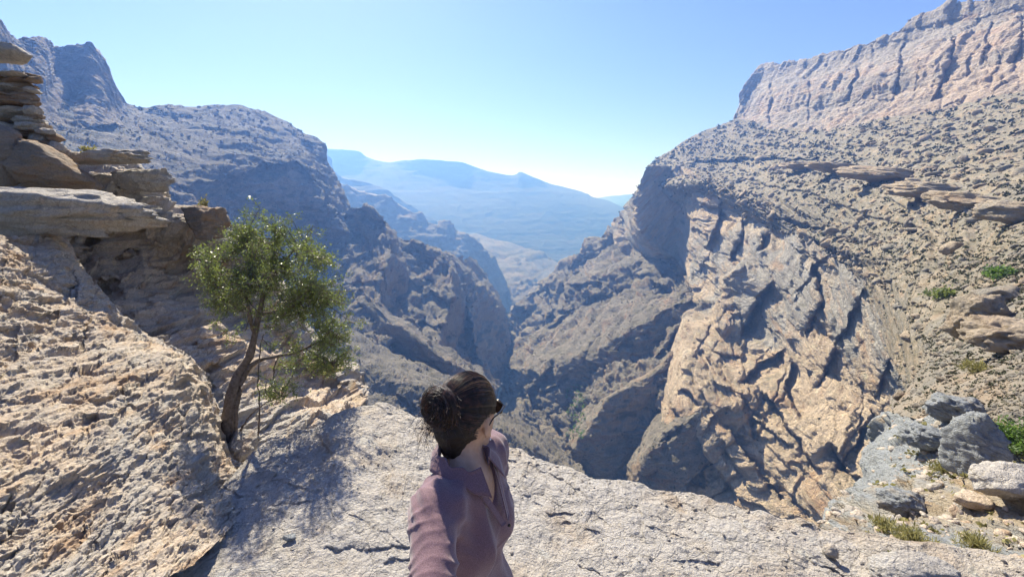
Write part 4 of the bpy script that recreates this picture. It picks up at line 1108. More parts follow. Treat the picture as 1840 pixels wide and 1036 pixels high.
def make_tree():
    r = np.random.default_rng(33)
    base = P(408, 812, 3.95)
    root = bpy.data.objects.new('tree', None); COL.objects.link(root); root.location = base
    tag(root, 'small gnarled olive green tree leaning from the rock cleft at the left of the ledge', 'tree')
    L = lambda x, y, d: P(x, y, d) - base
    m0 = pxm(base)
    # limbs: (points, start radius px, end radius px)
    limbs = [
        ([(404, 830, 3.93), (408, 780, 3.95), (414, 720, 4.0), (424, 675, 4.05), (446, 640, 4.1), (456, 600, 4.1), (464, 565, 4.12), (470, 520, 4.15), (462, 470, 4.15), (440, 430, 4.1)], 20, 3.5),
        ([(412, 820, 3.98), (422, 770, 3.98), (430, 710, 4.02), (446, 665, 4.08), (470, 645, 4.12), (510, 636, 4.2), (545, 625, 4.3), (590, 600, 4.35)], 13, 2.5),
        ([(398, 835, 3.9), (386, 790, 3.88), (376, 750, 3.86), (366, 725, 3.85)], 11, 3),
        ([(456, 600, 4.1), (446, 560, 4.0), (438, 520, 3.95), (446, 480, 3.9)], 7, 2.5),
        ([(464, 565, 4.12), (492, 560, 4.15), (525, 545, 4.2), (560, 520, 4.2)], 6, 2),
        ([(438, 560, 4.0), (415, 545, 3.95), (392, 520, 3.9), (375, 480, 3.9)], 4, 1.5),
        ([(470, 520, 4.15), (500, 480, 4.2), (530, 440, 4.2), (560, 430, 4.2)], 6, 2),
        ([(545, 625, 4.3), (570, 640, 4.3), (600, 655, 4.3)], 3, 1.2),
        ([(430, 780, 3.95), (455, 740, 3.9), (480, 720, 3.85), (510, 710, 3.8)], 4, 1.2),
        ([(465, 790, 4.0), (463, 720, 4.0), (464, 650, 4.05), (470, 600, 4.1)], 3, 1.5),
        ([(470, 520, 4.15), (490, 470, 4.3), (500, 430, 4.4)], 6, 2),
        ([(500, 640, 4.2), (490, 670, 4.2), (495, 700, 4.2), (500, 730, 4.1)], 2.5, 1),
    ]
    paths, rad, nodes = [], [], []
    for pts, a, c in limbs:
        q = smoothpath([L(*p) for p in pts], 26, .0035, r)
        rr_ = np.linspace(a, c, 26) * m0 * (1 + .10 * r.normal(size=26)) * .52
        paths.append(q); rad.append(rr_); nodes.append(q[8:])
    # bark ropes round the trunk foot
    for k in range(9):
        q = paths[0][:14] + 0
        ang = k * .7; n_ = len(q)
        wv = np.linspace(0, 1.4, n_)
        q = q + np.stack([np.cos(ang + wv), np.sin(ang + wv) * .6, 0 * wv], -1) * (rad[0][:14] * .8)[:, None]
        paths.append(q); rad.append(np.linspace(.4, .2, n_) * 20 * m0 * .55)
    NL = np.concatenate(nodes)
    V, Fq = tubes(paths, rad, 9)
    d = perlin(V * 60, 3) * .004 + perlin(V * np.array([30, 30, 9.]), 8) * .006
    V = V + np.array([1, .5, 0]) * d[:, None]
    tr = mesh_np('trunk', V, Fq, [M_bark], smooth=True, parent=root)
    # crown: attraction points inside several clumps
    clumps = [((430, 470), (72, 62), 3.95, 30), ((505, 455), (85, 62), 4.15, 38), ((560, 520), (70, 62), 4.2, 34), ((480, 520), (95, 48), 4.0, 30), ((400, 500), (46, 44), 3.9, 16),
              ((590, 570), (52, 56), 4.25, 28), ((545, 590), (60, 34), 4.1, 14), ((596, 640), (42, 36), 4.3, 16), ((460, 420), (60, 30), 4.15, 14), ((500, 690), (34, 30), 3.9, 7), ((560, 650), (50, 20), 4.2, 8), ((395, 570), (30, 30), 3.95, 6), ((465, 390), (14, 26), 4.1, 4), ((372, 460), (14, 20), 3.95, 4)]
    tp, trd, leaves = [], [], []
    for (cx, cy), (rx, ry), dd, n in clumps:
        for k in range(int(n * 1.35)):
            a = r.uniform(0, 6.28); q = math.sqrt(r.random()) * 1.08
            dz = r.normal(0, .28)
            c = L(cx + rx * q * math.cos(a), cy + ry * q * math.sin(a), dd + dz * (1 - .4 * q))
            j = np.argmin(np.linalg.norm(NL - c, axis=1) + r.uniform(0, .12, len(NL)))
            s0 = NL[j]
            mid = (s0 + c) / 2 + r.normal(0, .03, 3) + np.array([0, 0, -.02])
            q3 = smoothpath([s0, mid, c], 9, .003, r)
            tp.append(q3); trd.append(np.linspace(.0065, .002, 9))
            for t in range(10):
                u0 = q3[r.integers(3, 9)]
                dr = r.normal(0, 1, 3); dr[2] += .25; dr /= np.linalg.norm(dr)
                ln = r.uniform(.06, .17)
                e = u0 + dr * ln + np.array([0, 0, -.02])
                q4 = smoothpath([u0, (u0 + e) / 2 + r.normal(0, .01, 3), e], 6)
                tp.append(q4); trd.append(np.linspace(.0018, .0008, 6))
                nl = r.integers(11, 20)
                ii = r.uniform(.25, 1, nl)
                pt = u0 + (e - u0) * ii[:, None] + r.normal(0, .012, (nl, 3))
                leaves.append(pt)
    lp = np.concatenate(leaves)
    V, Fq = tubes(tp, trd, 3)
    mesh_np('twigs', V, Fq, [M_bark], parent=root)
    V, Fq = leaf_quads(lp, .021, r, .25, .5)
    mesh_np('crown', V, Fq, [M_leaf], parent=root)
    print('leaves', len(lp))
    return root


make_tree()


def plant(name, pos, w_, h_, n, leaf, mat, label, cat, seed, grassy=False, stems=14):
    r = np.random.default_rng(seed)
    root = bpy.data.objects.new(name, None); COL.objects.link(root); root.location = pos
    tag(root, label, cat)
    tp, rd, lv = [], [], []
    for k in range(stems):
        a = r.uniform(0, 6.28); q = math.sqrt(r.random()); hh = h_ * math.sqrt(max(.1, 1 - q * q)) * r.uniform(.7, 1.1)
        e = np.array([math.cos(a) * q * w_, math.sin(a) * q * w_, hh])
        p3 = smoothpath([np.array([0, 0, -.02 * h_]) + r.normal(0, .05 * w_, 3), e * np.array([.35, .35, .6]), e], 6)
        tp.append(p3); rd.append(np.linspace(.012, .004, 6) * (h_ if not grassy else h_ * .6))
        m_ = n // stems
        ii = r.uniform(.35, 1.05, m_)
        lv.append(pchip(np.linspace(0, 1, 6), p3, np.clip(ii, 0, 1)) + r.normal(0, (.11 if not grassy else .03) * w_, (m_, 3)))
    V, Fq = tubes(tp, rd, 3)
    mesh_np('stems', V, Fq, [mat if grassy else M_bark], parent=root)
    V, Fq = leaf_quads(np.concatenate(lv), leaf, r, .9 if grassy else .3, .12 if grassy else .55)
    mesh_np('foliage', V, Fq, [mat], parent=root)


for i, (surf, px, py, w_, h_, mt, gr, nm, lab, cat, n) in enumerate([
        ('near_outcrop', 1822, 812, 44, 62, M_bush, False, 'bush', 'bright green bush beside the rounded blue grey boulder at the right edge', 'bush', 3400),
        ('talus_slope', 1790, 500, 26, 22, M_bush, False, 'bush', 'dull green low bush on the middle of the right scree slope', 'bush', 1400),
        ('talus_slope', 1690, 530, 24, 16, M_leaf, False, 'shrub', 'grey green dwarf shrub above the tall cracked brown block', 'shrub', 800),
        ('near_outcrop', 1655, 690, 10, 34, M_bush, False, 'shrub', 'narrow yellow green shrub at the brink above the blue grey outcrop', 'shrub', 500),
        ('near_outcrop', 1770, 712, 26, 20, M_dry, True, 'grass_tuft', 'yellowish grass tuft above the green bush at the right', 'grass tuft', 500),
        ('near_outcrop', 1640, 975, 40, 26, M_dry, True, 'grass_tuft', 'dry olive grass tuft behind the big smooth pale boulder', 'grass tuft', 900),
        ('near_outcrop', 1745, 985, 30, 20, M_dry, True, 'grass_tuft', 'dry grass tuft right of the big smooth pale boulder', 'grass tuft', 600),
        ('near_outcrop', 1590, 950, 22, 16, M_dry, True, 'grass_tuft', 'small dry tuft at the right end of the ledge rim', 'grass tuft', 400),
        ('near_outcrop', 1690, 845, 20, 16, M_dry, True, 'grass_tuft', 'olive tuft growing left of the foot of the rounded boulder', 'grass tuft', 400),
        ('talus_slope', 1748, 665, 22, 16, M_dry, True, 'grass_tuft', 'straw coloured tuft below the tall cracked brown block', 'grass tuft', 400),
        ('back_rock_wall', 165, 280, 14, 20, M_dry, False, 'shrub', 'small yellow green shrub on the crest of the left rock wall', 'shrub', 300),
        ('back_rock_wall', 376, 380, 12, 32, M_dry, False, 'shrub', 'thin yellow green sprig on the rock crest behind the tree', 'shrub', 160),
        ('back_rock_wall', 600, 668, 20, 16, M_dry, False, 'shrub', 'brownish shrub on the brink right of the tree', 'shrub', 400)]):
    p = hit(surf, px, py); m = pxm(p)
    plant(nm, p, w_ * m, h_ * m, n, (14 if gr else 5.5) * m, mt, lab, cat, 900 + i, gr, 30 if gr else 22)

print('plants done', round(time.time() - T0, 1))
# ------------------------------------------------------------------ person
def surface_nets(f, lo, hi, h):
    lo = np.array(lo, float); hi = np.array(hi, float)
    n = np.ceil((hi - lo) / h).astype(int) + 1
    ax = [lo[i] + np.arange(n[i]) * h for i in range(3)]
    G = np.empty(n, F32)
    yy, zz = np.meshgrid(ax[1], ax[2], indexing='ij')
    for i0 in range(0, n[0], 16):
        xs = ax[0][i0:i0 + 16]
        p = np.stack([np.broadcast_to(xs[:, None, None], (len(xs),) + yy.shape), np.broadcast_to(yy, (len(xs),) + yy.shape), np.broadcast_to(zz, (len(xs),) + yy.shape)], -1).astype(F32)
        G[i0:i0 + 16] = f(p.reshape(-1, 3)).reshape(p.shape[:3])
    S = G < 0
    c = np.zeros(np.array(n) - 1, int)
    for a in (0, 1):
        for b_ in (0, 1):
            for d in (0, 1):
                c += S[a:n[0] - 1 + a, b_:n[1] - 1 + b_, d:n[2] - 1 + d]
    act = (c > 0) & (c < 8)
    idx = np.full(act.shape, -1); I = np.argwhere(act); idx[act] = np.arange(len(I))
    acc = np.zeros((len(I), 3)); cnt = np.zeros(len(I))
    cor = [(a, b_, d) for a in (0, 1) for b_ in (0, 1) for d in (0, 1)]
    for a in cor:
        for k in range(3):
            if a[k]: continue
            b_ = list(a); b_[k] = 1
            ga = G[I[:, 0] + a[0], I[:, 1] + a[1], I[:, 2] + a[2]]
            gb = G[I[:, 0] + b_[0], I[:, 1] + b_[1], I[:, 2] + b_[2]]
            m = (ga < 0) != (gb < 0)
            t = np.where(m, ga / np.where(m, ga - gb, 1), 0)
            q = np.array(a, float)[None] + 0 * acc; q[:, k] += t
            acc += q * m[:, None]; cnt += m
    V = lo + (I + acc / cnt[:, None]) * h
    FF = []
    for k in range(3):
        o1, o2 = [(1, 2), (2, 0), (0, 1)][k]
        sl0 = [slice(1, n[j] - 1) for j in range(3)]; sl0[k] = slice(0, n[k] - 1)
        sl1 = list(sl0); sl1[k] = slice(1, n[k])
        A = S[tuple(sl0)]; Bq = S[tuple(sl1)]
        m = A != Bq
        ij = np.argwhere(m); inside = A[m]
        base = ij.copy()
        for j in range(3):
            if j != k: base[:, j] += 1
        def g(d1, d2):
            q = base.copy(); q[:, o1] -= d1; q[:, o2] -= d2
            return idx[q[:, 0], q[:, 1], q[:, 2]]
        qd = np.stack([g(1, 1), g(0, 1), g(0, 0), g(1, 0)], -1)
        qd[~inside] = qd[~inside][:, ::-1]
        FF.append(qd)
    return V, np.concatenate(FF)


def cone(p, a, b_, ra, rb, sq=None):
    a = np.array(a, F32); b_ = np.array(b_, F32)
    ba = b_ - a; t = np.clip(((p - a) @ ba) / (ba @ ba), 0, 1)
    v = p - (a + t[:, None] * ba)
    if sq is not None:          # squash: (unit axis, factor)
        axs, k = sq
        axs = np.array(axs, F32)
        v = v + (v @ axs)[:, None] * axs * (k - 1)
    return np.linalg.norm(v, axis=1) - (ra + (rb - ra) * t)


def ell(p, c, r, M=None):
    v = p - np.array(c, F32)
    if M is not None: v = v @ np.asarray(M, F32).T
    r = np.array(r, F32)
    k = np.linalg.norm(v / r, axis=1)
    return (k - 1) * r.min() * (1 + .0 * k) if False else k * (k - 1) / (np.linalg.norm(v / (r * r), axis=1) + 1e-9)


def smin(a, b_, k):
    h = np.clip(.5 + .5 * (b_ - a) / k, 0, 1)
    return b_ * (1 - h) + a * h - k * h * (1 - h)


# body frame in world: L = her left, Fw = chest direction
Fw = np.array([.93, -.37, 0]); Fw /= np.linalg.norm(Fw)
Lw = np.array([-Fw[1], Fw[0], 0])
ORG = np.array([-.135, 1.09, 0.0])
def B2W(l, f, z): return ORG + Lw * l + Fw * f + np.array([0, 0, z * .972])
# head frame
HC = P(842, 742, 1.16)
hf = np.array([.50, .84, -.14]); hf /= np.linalg.norm(hf)
hl = np.cross([0, 0, 1], hf); hl /= np.linalg.norm(hl)
hu = np.cross(hf, hl)
HM = np.stack([hl, hf, hu]) / .955
def H2W(l, f, u): return HC + (hl * l + hf * f + hu * u) * .955

root = bpy.data.objects.new('person', None); COL.objects.link(root); root.location = (ORG[0], ORG[1], 0)
tag(root, 'person with dark hair bun, mauve shirt and sunglasses on the ledge, reaching one arm back', 'person')
RO = np.array([ORG[0], ORG[1], 0])

sR, sL = B2W(-.165, 0, 1.385), B2W(.165, 0, 1.375)
eR, wR = np.array([-.15, .66, 1.235]), np.array([-.10, .42, 1.30])
eL, wL = B2W(.222, -.03, 1.11), B2W(.20, .0, .87)
neck0, neck1 = B2W(0, -.005, 1.37), H2W(0, -.03, -.075)
handdir = (wR - eR) / np.linalg.norm(wR - eR)


def hand_parts(p, w0, d, palm, thumbside):
    """palm capsule box, four curled fingers, thumb"""
    d = np.array(d) / np.linalg.norm(d); side = np.array(thumbside, float); side -= d * (side @ d); side /= np.linalg.norm(side)
    n_ = np.cross(d, side)
    if n_ @ np.array(palm) < 0: n_ = -n_
    o = cone(p, w0 + d * .03, w0 + d * .075, .030, .036, (n_, 1.9))
    for k, (off, ln) in enumerate(((.028, .9), (.010, 1.0), (-.009, .95), (-.027, .78))):
        a = w0 + d * .092 + side * off
        b1 = a + (d * .75 + n_ * .66) * .040 * ln
        b2 = b1 + (-d * .1 + n_ * 1.0) * .026 * ln
        b3 = b2 + (-d * .85 + n_ * .45) * .020 * ln
        o = smin(o, cone(p, a, b1, .0095, .0088), .004)
        o = np.minimum(o, cone(p, b1, b2, .0088, .0082)); o = np.minimum(o, cone(p, b2, b3, .0080, .0070))
    t0 = w0 + d * .035 + side * .032; t1 = t0 + (side * .45 + d * .55 + n_ * .55) * .042; t2 = t1 + (d * .5 + n_ * .8 - side * .3) * .030
    o = smin(o, cone(p, t0, t1, .013, .0105), .006)
    return np.minimum(o, cone(p, t1, t2, .0105, .0085))


def skin(p):
    d = ell(p, H2W(0, -.012, .018), (.074, .096, .098), HM)                       # cranium
    d = smin(d, ell(p, H2W(0, .035, -.045), (.056, .060, .072), HM), .035)        # face
    d = smin(d, ell(p, H2W(0, .066, -.098), (.022, .022, .018), HM), .03)         # chin
    d = smin(d, cone(p, H2W(0, .088, .000), H2W(0, .108, -.035), .007, .0115), .012)   # nose
    d = smin(d, ell(p, H2W(0, .085, -.066), (.024, .012, .010), HM), .008)        # lips
    d = smin(d, cone(p, H2W(-.03, .082, .018), H2W(.03, .082, .018), .009, .009), .015)  # brow
    for s in (-1, 1):
        e = ell(p, H2W(s * .078, -.008, -.022), (.009, .020, .032), HM)
        e = np.maximum(e, -ell(p, H2W(s * .088, -.004, -.018), (.007, .011, .018), HM))
        d = smin(d, e, .006)
        d = np.minimum(d, cone(p, H2W(s * .079, .002, -.048), H2W(s * .078, .004, -.052), .006, .006))
    d = smin(d, cone(p, neck0, neck1, .053, .049), .03)
    d = smin(d, cone(p, B2W(-.13, 0, 1.37), B2W(.13, 0, 1.365), .05, .05), .05)
    d = smin(d, ell(p, B2W(0, 0, 1.24), (.15, .15, .15)), .05) if False else smin(d, cone(p, B2W(0, 0, 1.29), B2W(0, 0, .98), .125, .12, (Fw, 1.5)), .06)
    for s, A_, E_, W_ in ((-1, sR, eR, wR), (1, sL, eL, wL)):
        d = smin(d, cone(p, A_, E_, .044, .036), .03)
        d = smin(d, cone(p, E_, W_, .037, .024), .012)
    d = np.minimum(d, hand_parts(p, wR, handdir, (0, 0, 1), (.8, 0, .5)))
    dl = (wL - eL) / np.linalg.norm(wL - eL)
    d = np.minimum(d, hand_parts(p, wL, dl, -Lw, Fw))
    for s in (-1, 1):
        d = smin(d, cone(p, B2W(s * .085, 0, .92), B2W(s * .09, .015, .50), .078, .050), .03)
        d = smin(d, cone(p, B2W(s * .09, .015, .50), B2W(s * .095, -.02, .08), .052, .034), .01)
        d = smin(d, cone(p, B2W(s * .095, -.04, .05), B2W(s * .11, .14, .035), .032, .028), .02)
    return d


def torso(p, g):
    d = cone(p, B2W(-.115, -.005, 1.372), B2W(.115, -.005, 1.367), .056 + g, .056 + g)
    d = smin(d, cone(p, B2W(-.03, .0, 1.27), B2W(.03, .0, 1.27), .130 + g, .130 + g, (Fw, 1.55)), .06)
    d = smin(d, cone(p, B2W(-.02, .0, 1.10), B2W(.02, .0, 1.10), .115 + g, .115 + g, (Fw, 1.4)), .07)
    d = smin(d, cone(p, B2W(-.03, -.01, .95), B2W(.03, -.01, .93), .14 + g, .15 + g, (Fw, 1.3)), .06)
    for s in (-1, 1):
        d = smin(d, ell(p, B2W(s * .070, .052, 1.215), (.060 + g, .054 + g, .062 + g)), .06)
    return d


def shirt(p):
    d = torso(p, .008)
    d = smin(d, cone(p, sR + np.array([0, 0, -.004]), eR, .054, .047), .035)
    d = smin(d, cone(p, eR, wR - handdir * .03, .051, .040), .02)
    d = smin(d, cone(p, sL + np.array([0, 0, -.004]), eL, .058, .048), .03)
    d = smin(d, cone(p, eL, eL + (wL - eL) * .35, .047, .042), .012)
    # neck opening and V
    d = np.maximum(d, -cone(p, B2W(0, .0, 1.36), H2W(0, -.03, -.03), .062, .085))
    d = np.maximum(d, -cone(p, B2W(0, .055, 1.385), B2W(0, .135, 1.27), .045, .008))
    # hem
    d = np.maximum(d, .885 - p[:, 2])
    # hollow so that it is cloth, not a block
    return d


def trousers(p):
    d = cone(p, B2W(-.03, -.01, .95), B2W(.03, -.01, .93), .136, .146, (Fw, 1.3))
    for s in (-1, 1):
        d = smin(d, cone(p, B2W(s * .088, 0, .88), B2W(s * .09, .015, .50), .096, .064), .03)
        d = smin(d, cone(p, B2W(s * .09, .015, .50), B2W(s * .095, -.02, .10), .064, .052), .02)
    d = np.maximum(d, p[:, 2] - .985)
    return np.maximum(d, .09 - p[:, 2])


def shoe(s):
    def f(p):
        d = cone(p, B2W(s * .095, -.05, .06), B2W(s * .112, .15, .045), .042, .036)
        d = smin(d, cone(p, B2W(s * .095, -.03, .06), B2W(s * .095, -.025, .11), .042, .045), .02)
        return np.maximum(d, .012 - p[:, 2])
    return f


def relax(V, Fq, it=2):
    for _ in range(it):
        acc = np.zeros_like(V); c = np.zeros(len(V))
        for a, b_ in ((0, 1), (1, 2), (2, 3), (3, 0)):
            np.add.at(acc, Fq[:, a], V[Fq[:, b_]]); np.add.at(c, Fq[:, a], 1)
            np.add.at(acc, Fq[:, b_], V[Fq[:, a]]); np.add.at(c, Fq[:, b_], 1)
        V = V * .5 + .5 * acc / np.maximum(c, 1)[:, None]
    return V


def vnormals(V, Fq):
    n = np.cross(V[Fq[:, 2]] - V[Fq[:, 0]], V[Fq[:, 3]] - V[Fq[:, 1]])
    N = np.zeros_like(V)
    for k in range(4): np.add.at(N, Fq[:, k], n)
    return N / (np.linalg.norm(N, axis=1)[:, None] + 1e-12)


# materials
mS, nt = new_mat('skin'); b = NB(nt)
tc = b.n('ShaderNodeNewGeometry').outputs['Position']
c = b.mix(b.ramp(b.noise(tc, 40, 5), .35, .65), (.47, .265, .17), (.56, .34, .235))
bm = b.n('ShaderNodeBump', ins={'Strength': .15, 'Distance': .002, 'Height': b.noise(tc, 500, 4)}).outputs[0]
bs = b.n('ShaderNodeBsdfPrincipled', ins={'Base Color': c, 'Roughness': .5, 'Normal': bm}); bs.inputs['Subsurface Weight'].default_value = .15
bs.inputs['Subsurface Radius'].default_value = (.01, .004, .002)
b.n('ShaderNodeOutputMaterial', ins={'Surface': bs.outputs[0]})
mC, nt = new_mat('mauve_cloth'); b = NB(nt)
tc = b.n('ShaderNodeNewGeometry').outputs['Position']
hn = b.noise(tc, 420, 4, .9)
c = b.mix(b.ramp(hn, .3, .7), (.035, .014, .022), (.31, .175, .20))
c = b.mix(b.ramp(b.noise(tc, 14, 3), .3, .7, 0, .35), c, (.17, .085, .10))
bm = b.n('ShaderNodeBump', ins={'Strength': .35, 'Distance': .002, 'Height': b.math('ADD', hn, b.noise(tc, 120, 4))}).outputs[0]
bs = b.n('ShaderNodeBsdfPrincipled', ins={'Base Color': c, 'Roughness': .75, 'Normal': bm}); bs.inputs['Sheen Weight'].default_value = .35
bs.inputs['Specular IOR Level'].default_value = .3
b.n('ShaderNodeOutputMaterial', ins={'Surface': bs.outputs[0]})
mT = simple_mat('black_cloth', (.015, .016, .02), (.03, .03, .035), 60, .8, bump=.3, bscale=200)
mSh = simple_mat('shoe_fabric', (.06, .06, .065), (.1, .1, .1), 40, .7, bump=.3, bscale=120)
mH, nt = new_mat('hair'); b = NB(nt)
tc = b.n('ShaderNodeNewGeometry').outputs['Position']
c = b.mix(b.ramp(b.noise(tc, 60, 4), .45, .75), (.018, .011, .009), (.15, .062, .04))
bs = b.n('ShaderNodeBsdfPrincipled', ins={'Base Color': c, 'Roughness': .38}); bs.inputs['Specular IOR Level'].default_value = .6
b.n('ShaderNodeOutputMaterial', ins={'Surface': bs.outputs[0]})
mH2, nt = new_mat('pale_brown_hair'); b = NB(nt)
bs = b.n('ShaderNodeBsdfPrincipled', ins={'Base Color': (.32, .18, .09, 1), 'Roughness': .4})
b.n('ShaderNodeOutputMaterial', ins={'Surface': bs.outputs[0]})
mG, nt = new_mat('dark_lens'); b = NB(nt)
bs = b.n('ShaderNodeBsdfPrincipled', ins={'Base Color': (.01, .01, .012, 1), 'Roughness': .08})
b.n('ShaderNodeOutputMaterial', ins={'Surface': bs.outputs[0]})
mM, nt = new_mat('silver_metal'); b = NB(nt)
bs = b.n('ShaderNodeBsdfPrincipled', ins={'Base Color': (.8, .78, .75, 1), 'Roughness': .2, 'Metallic': 1.0})
b.n('ShaderNodeOutputMaterial', ins={'Surface': bs.outputs[0]})

V, Fq = surface_nets(skin, (-.42, .22, .0), (.30, 1.45, 1.75), .0075)
V = relax(V, Fq, 1)
mesh_np('body', V - RO, Fq, [mS], smooth=True, parent=root)
V, Fq = surface_nets(shirt, (-.42, .35, .86), (.30, 1.50, 1.50), .0055)
V = relax(V, Fq, 2)
N = vnormals(V, Fq)
# folds: across the sleeves, diagonal over the back, vertical drape below the chest
ax = (eR - sR) / np.linalg.norm(eR - sR)
t = (V - sR) @ ax
dist = np.linalg.norm(V - (sR + np.clip(t, 0, .4)[:, None] * ax), axis=1)
wa = (1 - sstep(dist, .06, .10)) * sstep(t, -.02, .06)
ph = t * 170 + 4.5 * perlin(V * 11, 3) + 60 * ((V - sR) @ Lw) + 30 * V[:, 2]
fold = np.sin(ph) * .5 + .5
d = wa * (.0058 * (1 - np.abs(2 * fold - 1)) ** 1.6 * (0.25 + sstep(perlin(V * 9, 4), -.25, .3)) + .004 * perlin(V * 16, 44))
sh = np.exp(-(np.linalg.norm(V - (sR + np.array([.0, .02, -.03])), axis=1) / .10) ** 2)
q = V @ np.array([.62, .2, .75])
d += sh * .007 * (np.sin(q * 190 + 2.5 * perlin(V * 10, 7)) * .5 + .5)
wt = 1 - wa
qq = V * np.array([30, 30, 6.])
d += wt * (.007 * (1 - 2 * np.abs(perlin(qq * .5, 21))) + .002 * perlin(qq, 22))
dg = V @ (np.array([.5, -.2, .8]))
rid = np.exp(-((np.sin(dg * 42 + 3 * perlin(V * 6, 23))) / .35) ** 2)
d += wt * .006 * rid * sstep(perlin(V * 7 + 5, 24), -.1, .3)
V = V + N * d[:, None]
cloth = mesh_np('shirt', V - RO, Fq, [mC], smooth=True, parent=root)
V, Fq = surface_nets(trousers, (-.36, .80, .07), (.24, 1.40, 1.0), .008)
V = relax(V, Fq, 1); N = vnormals(V, Fq)
V = V + N * (.005 * (1 - 2 * np.abs(perlin(V * np.array([14, 14, 9.]), 31))))[:, None]
mesh_np('trousers', V - RO, Fq, [mT], smooth=True, parent=root)
for s in (-1, 1):
    V, Fq = surface_nets(shoe(s), (-.30, .8, 0), (.30, 1.40, .17), .007)
    mesh_np('shoe', relax(V, Fq, 1) - RO, Fq, [mSh], smooth=True, parent=root)


# collar: folded band round the neck with two points in front
def band(name, inner, outer, th, mat, parent, nu_=60):
    """inner/outer: (K,3) curves -> thick strip"""
    K = len(inner)
    rows = [inner + (outer - inner) * t_ for t_ in np.linspace(0, 1, 6)]
    A = np.array(rows)
    n_ = np.cross(np.gradient(A, axis=1), np.gradient(A, axis=0)); n_ /= np.linalg.norm(n_, axis=-1)[..., None] + 1e-9
    Bt = A + n_ * th
    V = np.concatenate([A.reshape(-1, 3), Bt.reshape(-1, 3)])
    q = quads(6, K); q2 = q[:, ::-1] + 6 * K
    e = []
    def strip(i): 
        for a, b_ in zip(i[:-1], i[1:]): e.append((a, b_, b_ + 6 * K, a + 6 * K))
    i = np.arange(6 * K).reshape(6, K)
    strip(i[0]); strip(i[-1]); strip(i[:, 0]); strip(i[:, -1])
    return mesh_np(name, V - RO, np.concatenate([q, q2, np.array(e)]), [mat], smooth=True, parent=parent)


ang = np.linspace(math.radians(28), math.radians(332), 70)     # 0 = front
co = []
ci = []
cm = []
for a in ang:
    fr = math.cos(a); sd_ = math.sin(a)
    back = (1 - fr) / 2
    zt = 1.388 + .040 * back
    ctr = B2W(0, .0 + .0 * back, 0)
    ci.append(ctr + Lw * sd_ * .064 + Fw * (fr * .066 + .002) + np.array([0, 0, zt - .016]))
    cm.append(ctr + Lw * sd_ * .070 + Fw * (fr * .072 + .002) + np.array([0, 0, zt + .014]))
    pt = max(0, 1 - abs(abs(a - math.pi) - math.radians(152)) / .45)
    co.append(ctr + Lw * sd_ * (.104 + .010 * pt) + Fw * (fr * .094 + .003 + .022 * pt) + np.array([0, 0, zt - .016 - .036 * pt - .004 * abs(sd_)]))
ci, cm, co = map(np.array, (ci, cm, co))
wob = .003 * np.sin(ang * 9)[:, None]
band('collar', cm + wob, co + wob, .0035, mC, cloth)
band('collar_stand', ci, cm + wob, .003, mC, cloth)
# placket: two edges of the open V
for s in (-1, 1):
    tt_ = np.linspace(0, 1, 14)
    a_ = np.array([B2W(s * (.042 * (1 - u) + .003), .062 + .062 * u ** .9, 1.405 - .135 * u) for u in tt_])
    b_ = np.array([B2W(s * (.042 * (1 - u) + .024), .056 + .062 * u ** .9, 1.408 - .135 * u) for u in tt_])
    band('placket', a_ + Fw * .006, b_ + Fw * .007, .003, mC, cloth)
Vb, Fb = ICO[2]
mesh_np('button', Vb * np.array([.005, .003, .005]) + B2W(0, .137, 1.262) - RO, Fb, [mG], smooth=True, parent=cloth)

# hair: cap over the skull, combed strands, messy bun
r = np.random.default_rng(77)
BUN = H2W(.012, -.110, .044)


def hairsdf(p):
    d = ell(p, H2W(0, -.016, .022), (.083, .104, .104), HM)
    q = (p - HC) @ HM.T
    # hairline: keep what is behind/above a slanted plane; nape
    cut = (q[:, 1] - .058) * .80 - (q[:, 2] - .03) * .62
    cut2 = -(q[:, 2] + .085 + .2 * (q[:, 1] + .05))
    d = np.maximum(d, cut)
    side = (np.abs(q[:, 0]) - .052); 
    earc = .047 - np.sqrt(((q[:, 1] - .0) * .9) ** 2 + (q[:, 2] + .030) ** 2)
    d = np.maximum(d, np.where(side > 0, earc, -1))
    d = np.maximum(d, cut2)
    nape = cone(p, H2W(0, -.075, -.03), H2W(0, -.068, -.082), .052, .034)
    d = smin(d, nape, .02)
    bn = ell(p, BUN, (.050, .042, .050), HM)
    return smin(d, bn, .015)


V, Fq = surface_nets(hairsdf, HC - .22, HC + .2, .005)
V = relax(V, Fq, 1); N = vnormals(V, Fq)
V = V + N * (.0025 * perlin(V * 70, 41) + .002 * (1 - 2 * np.abs(perlin(V * 45, 42))))[:, None]
hair = mesh_np('hair', V - RO, Fq, [simple_mat('dark_hair', (.012, .008, .007), (.022, .013, .011), 60, .6)], smooth=True, parent=root)
E = np.array([.084, .106, .106]); EC = H2W(0, -.016, .022)
bd = (BUN - EC) @ HM.T; bd /= np.linalg.norm(bd)


def strand(start, lift, wav, n_=14):
    """great circle path over the skull ellipsoid from start direction to the bun"""
    a = start / np.linalg.norm(start)
    om = math.acos(np.clip(a @ bd, -1, 1))
    t_ = np.linspace(0, 1, n_)
    q = (np.sin((1 - t_) * om)[:, None] * a + np.sin(t_ * om)[:, None] * bd) / math.sin(om)
    k = np.cumsum(r.normal(0, wav, (n_, 3)), axis=0)
    q = q + k * np.sin(t_ * math.pi)[:, None]
    q /= np.linalg.norm(q, axis=1)[:, None]
    rad = 1 + lift * np.sin(t_ * math.pi * .9 + .2)
    p_ = (q * E) * rad[:, None]
    return EC + p_ @ (HM * .912)


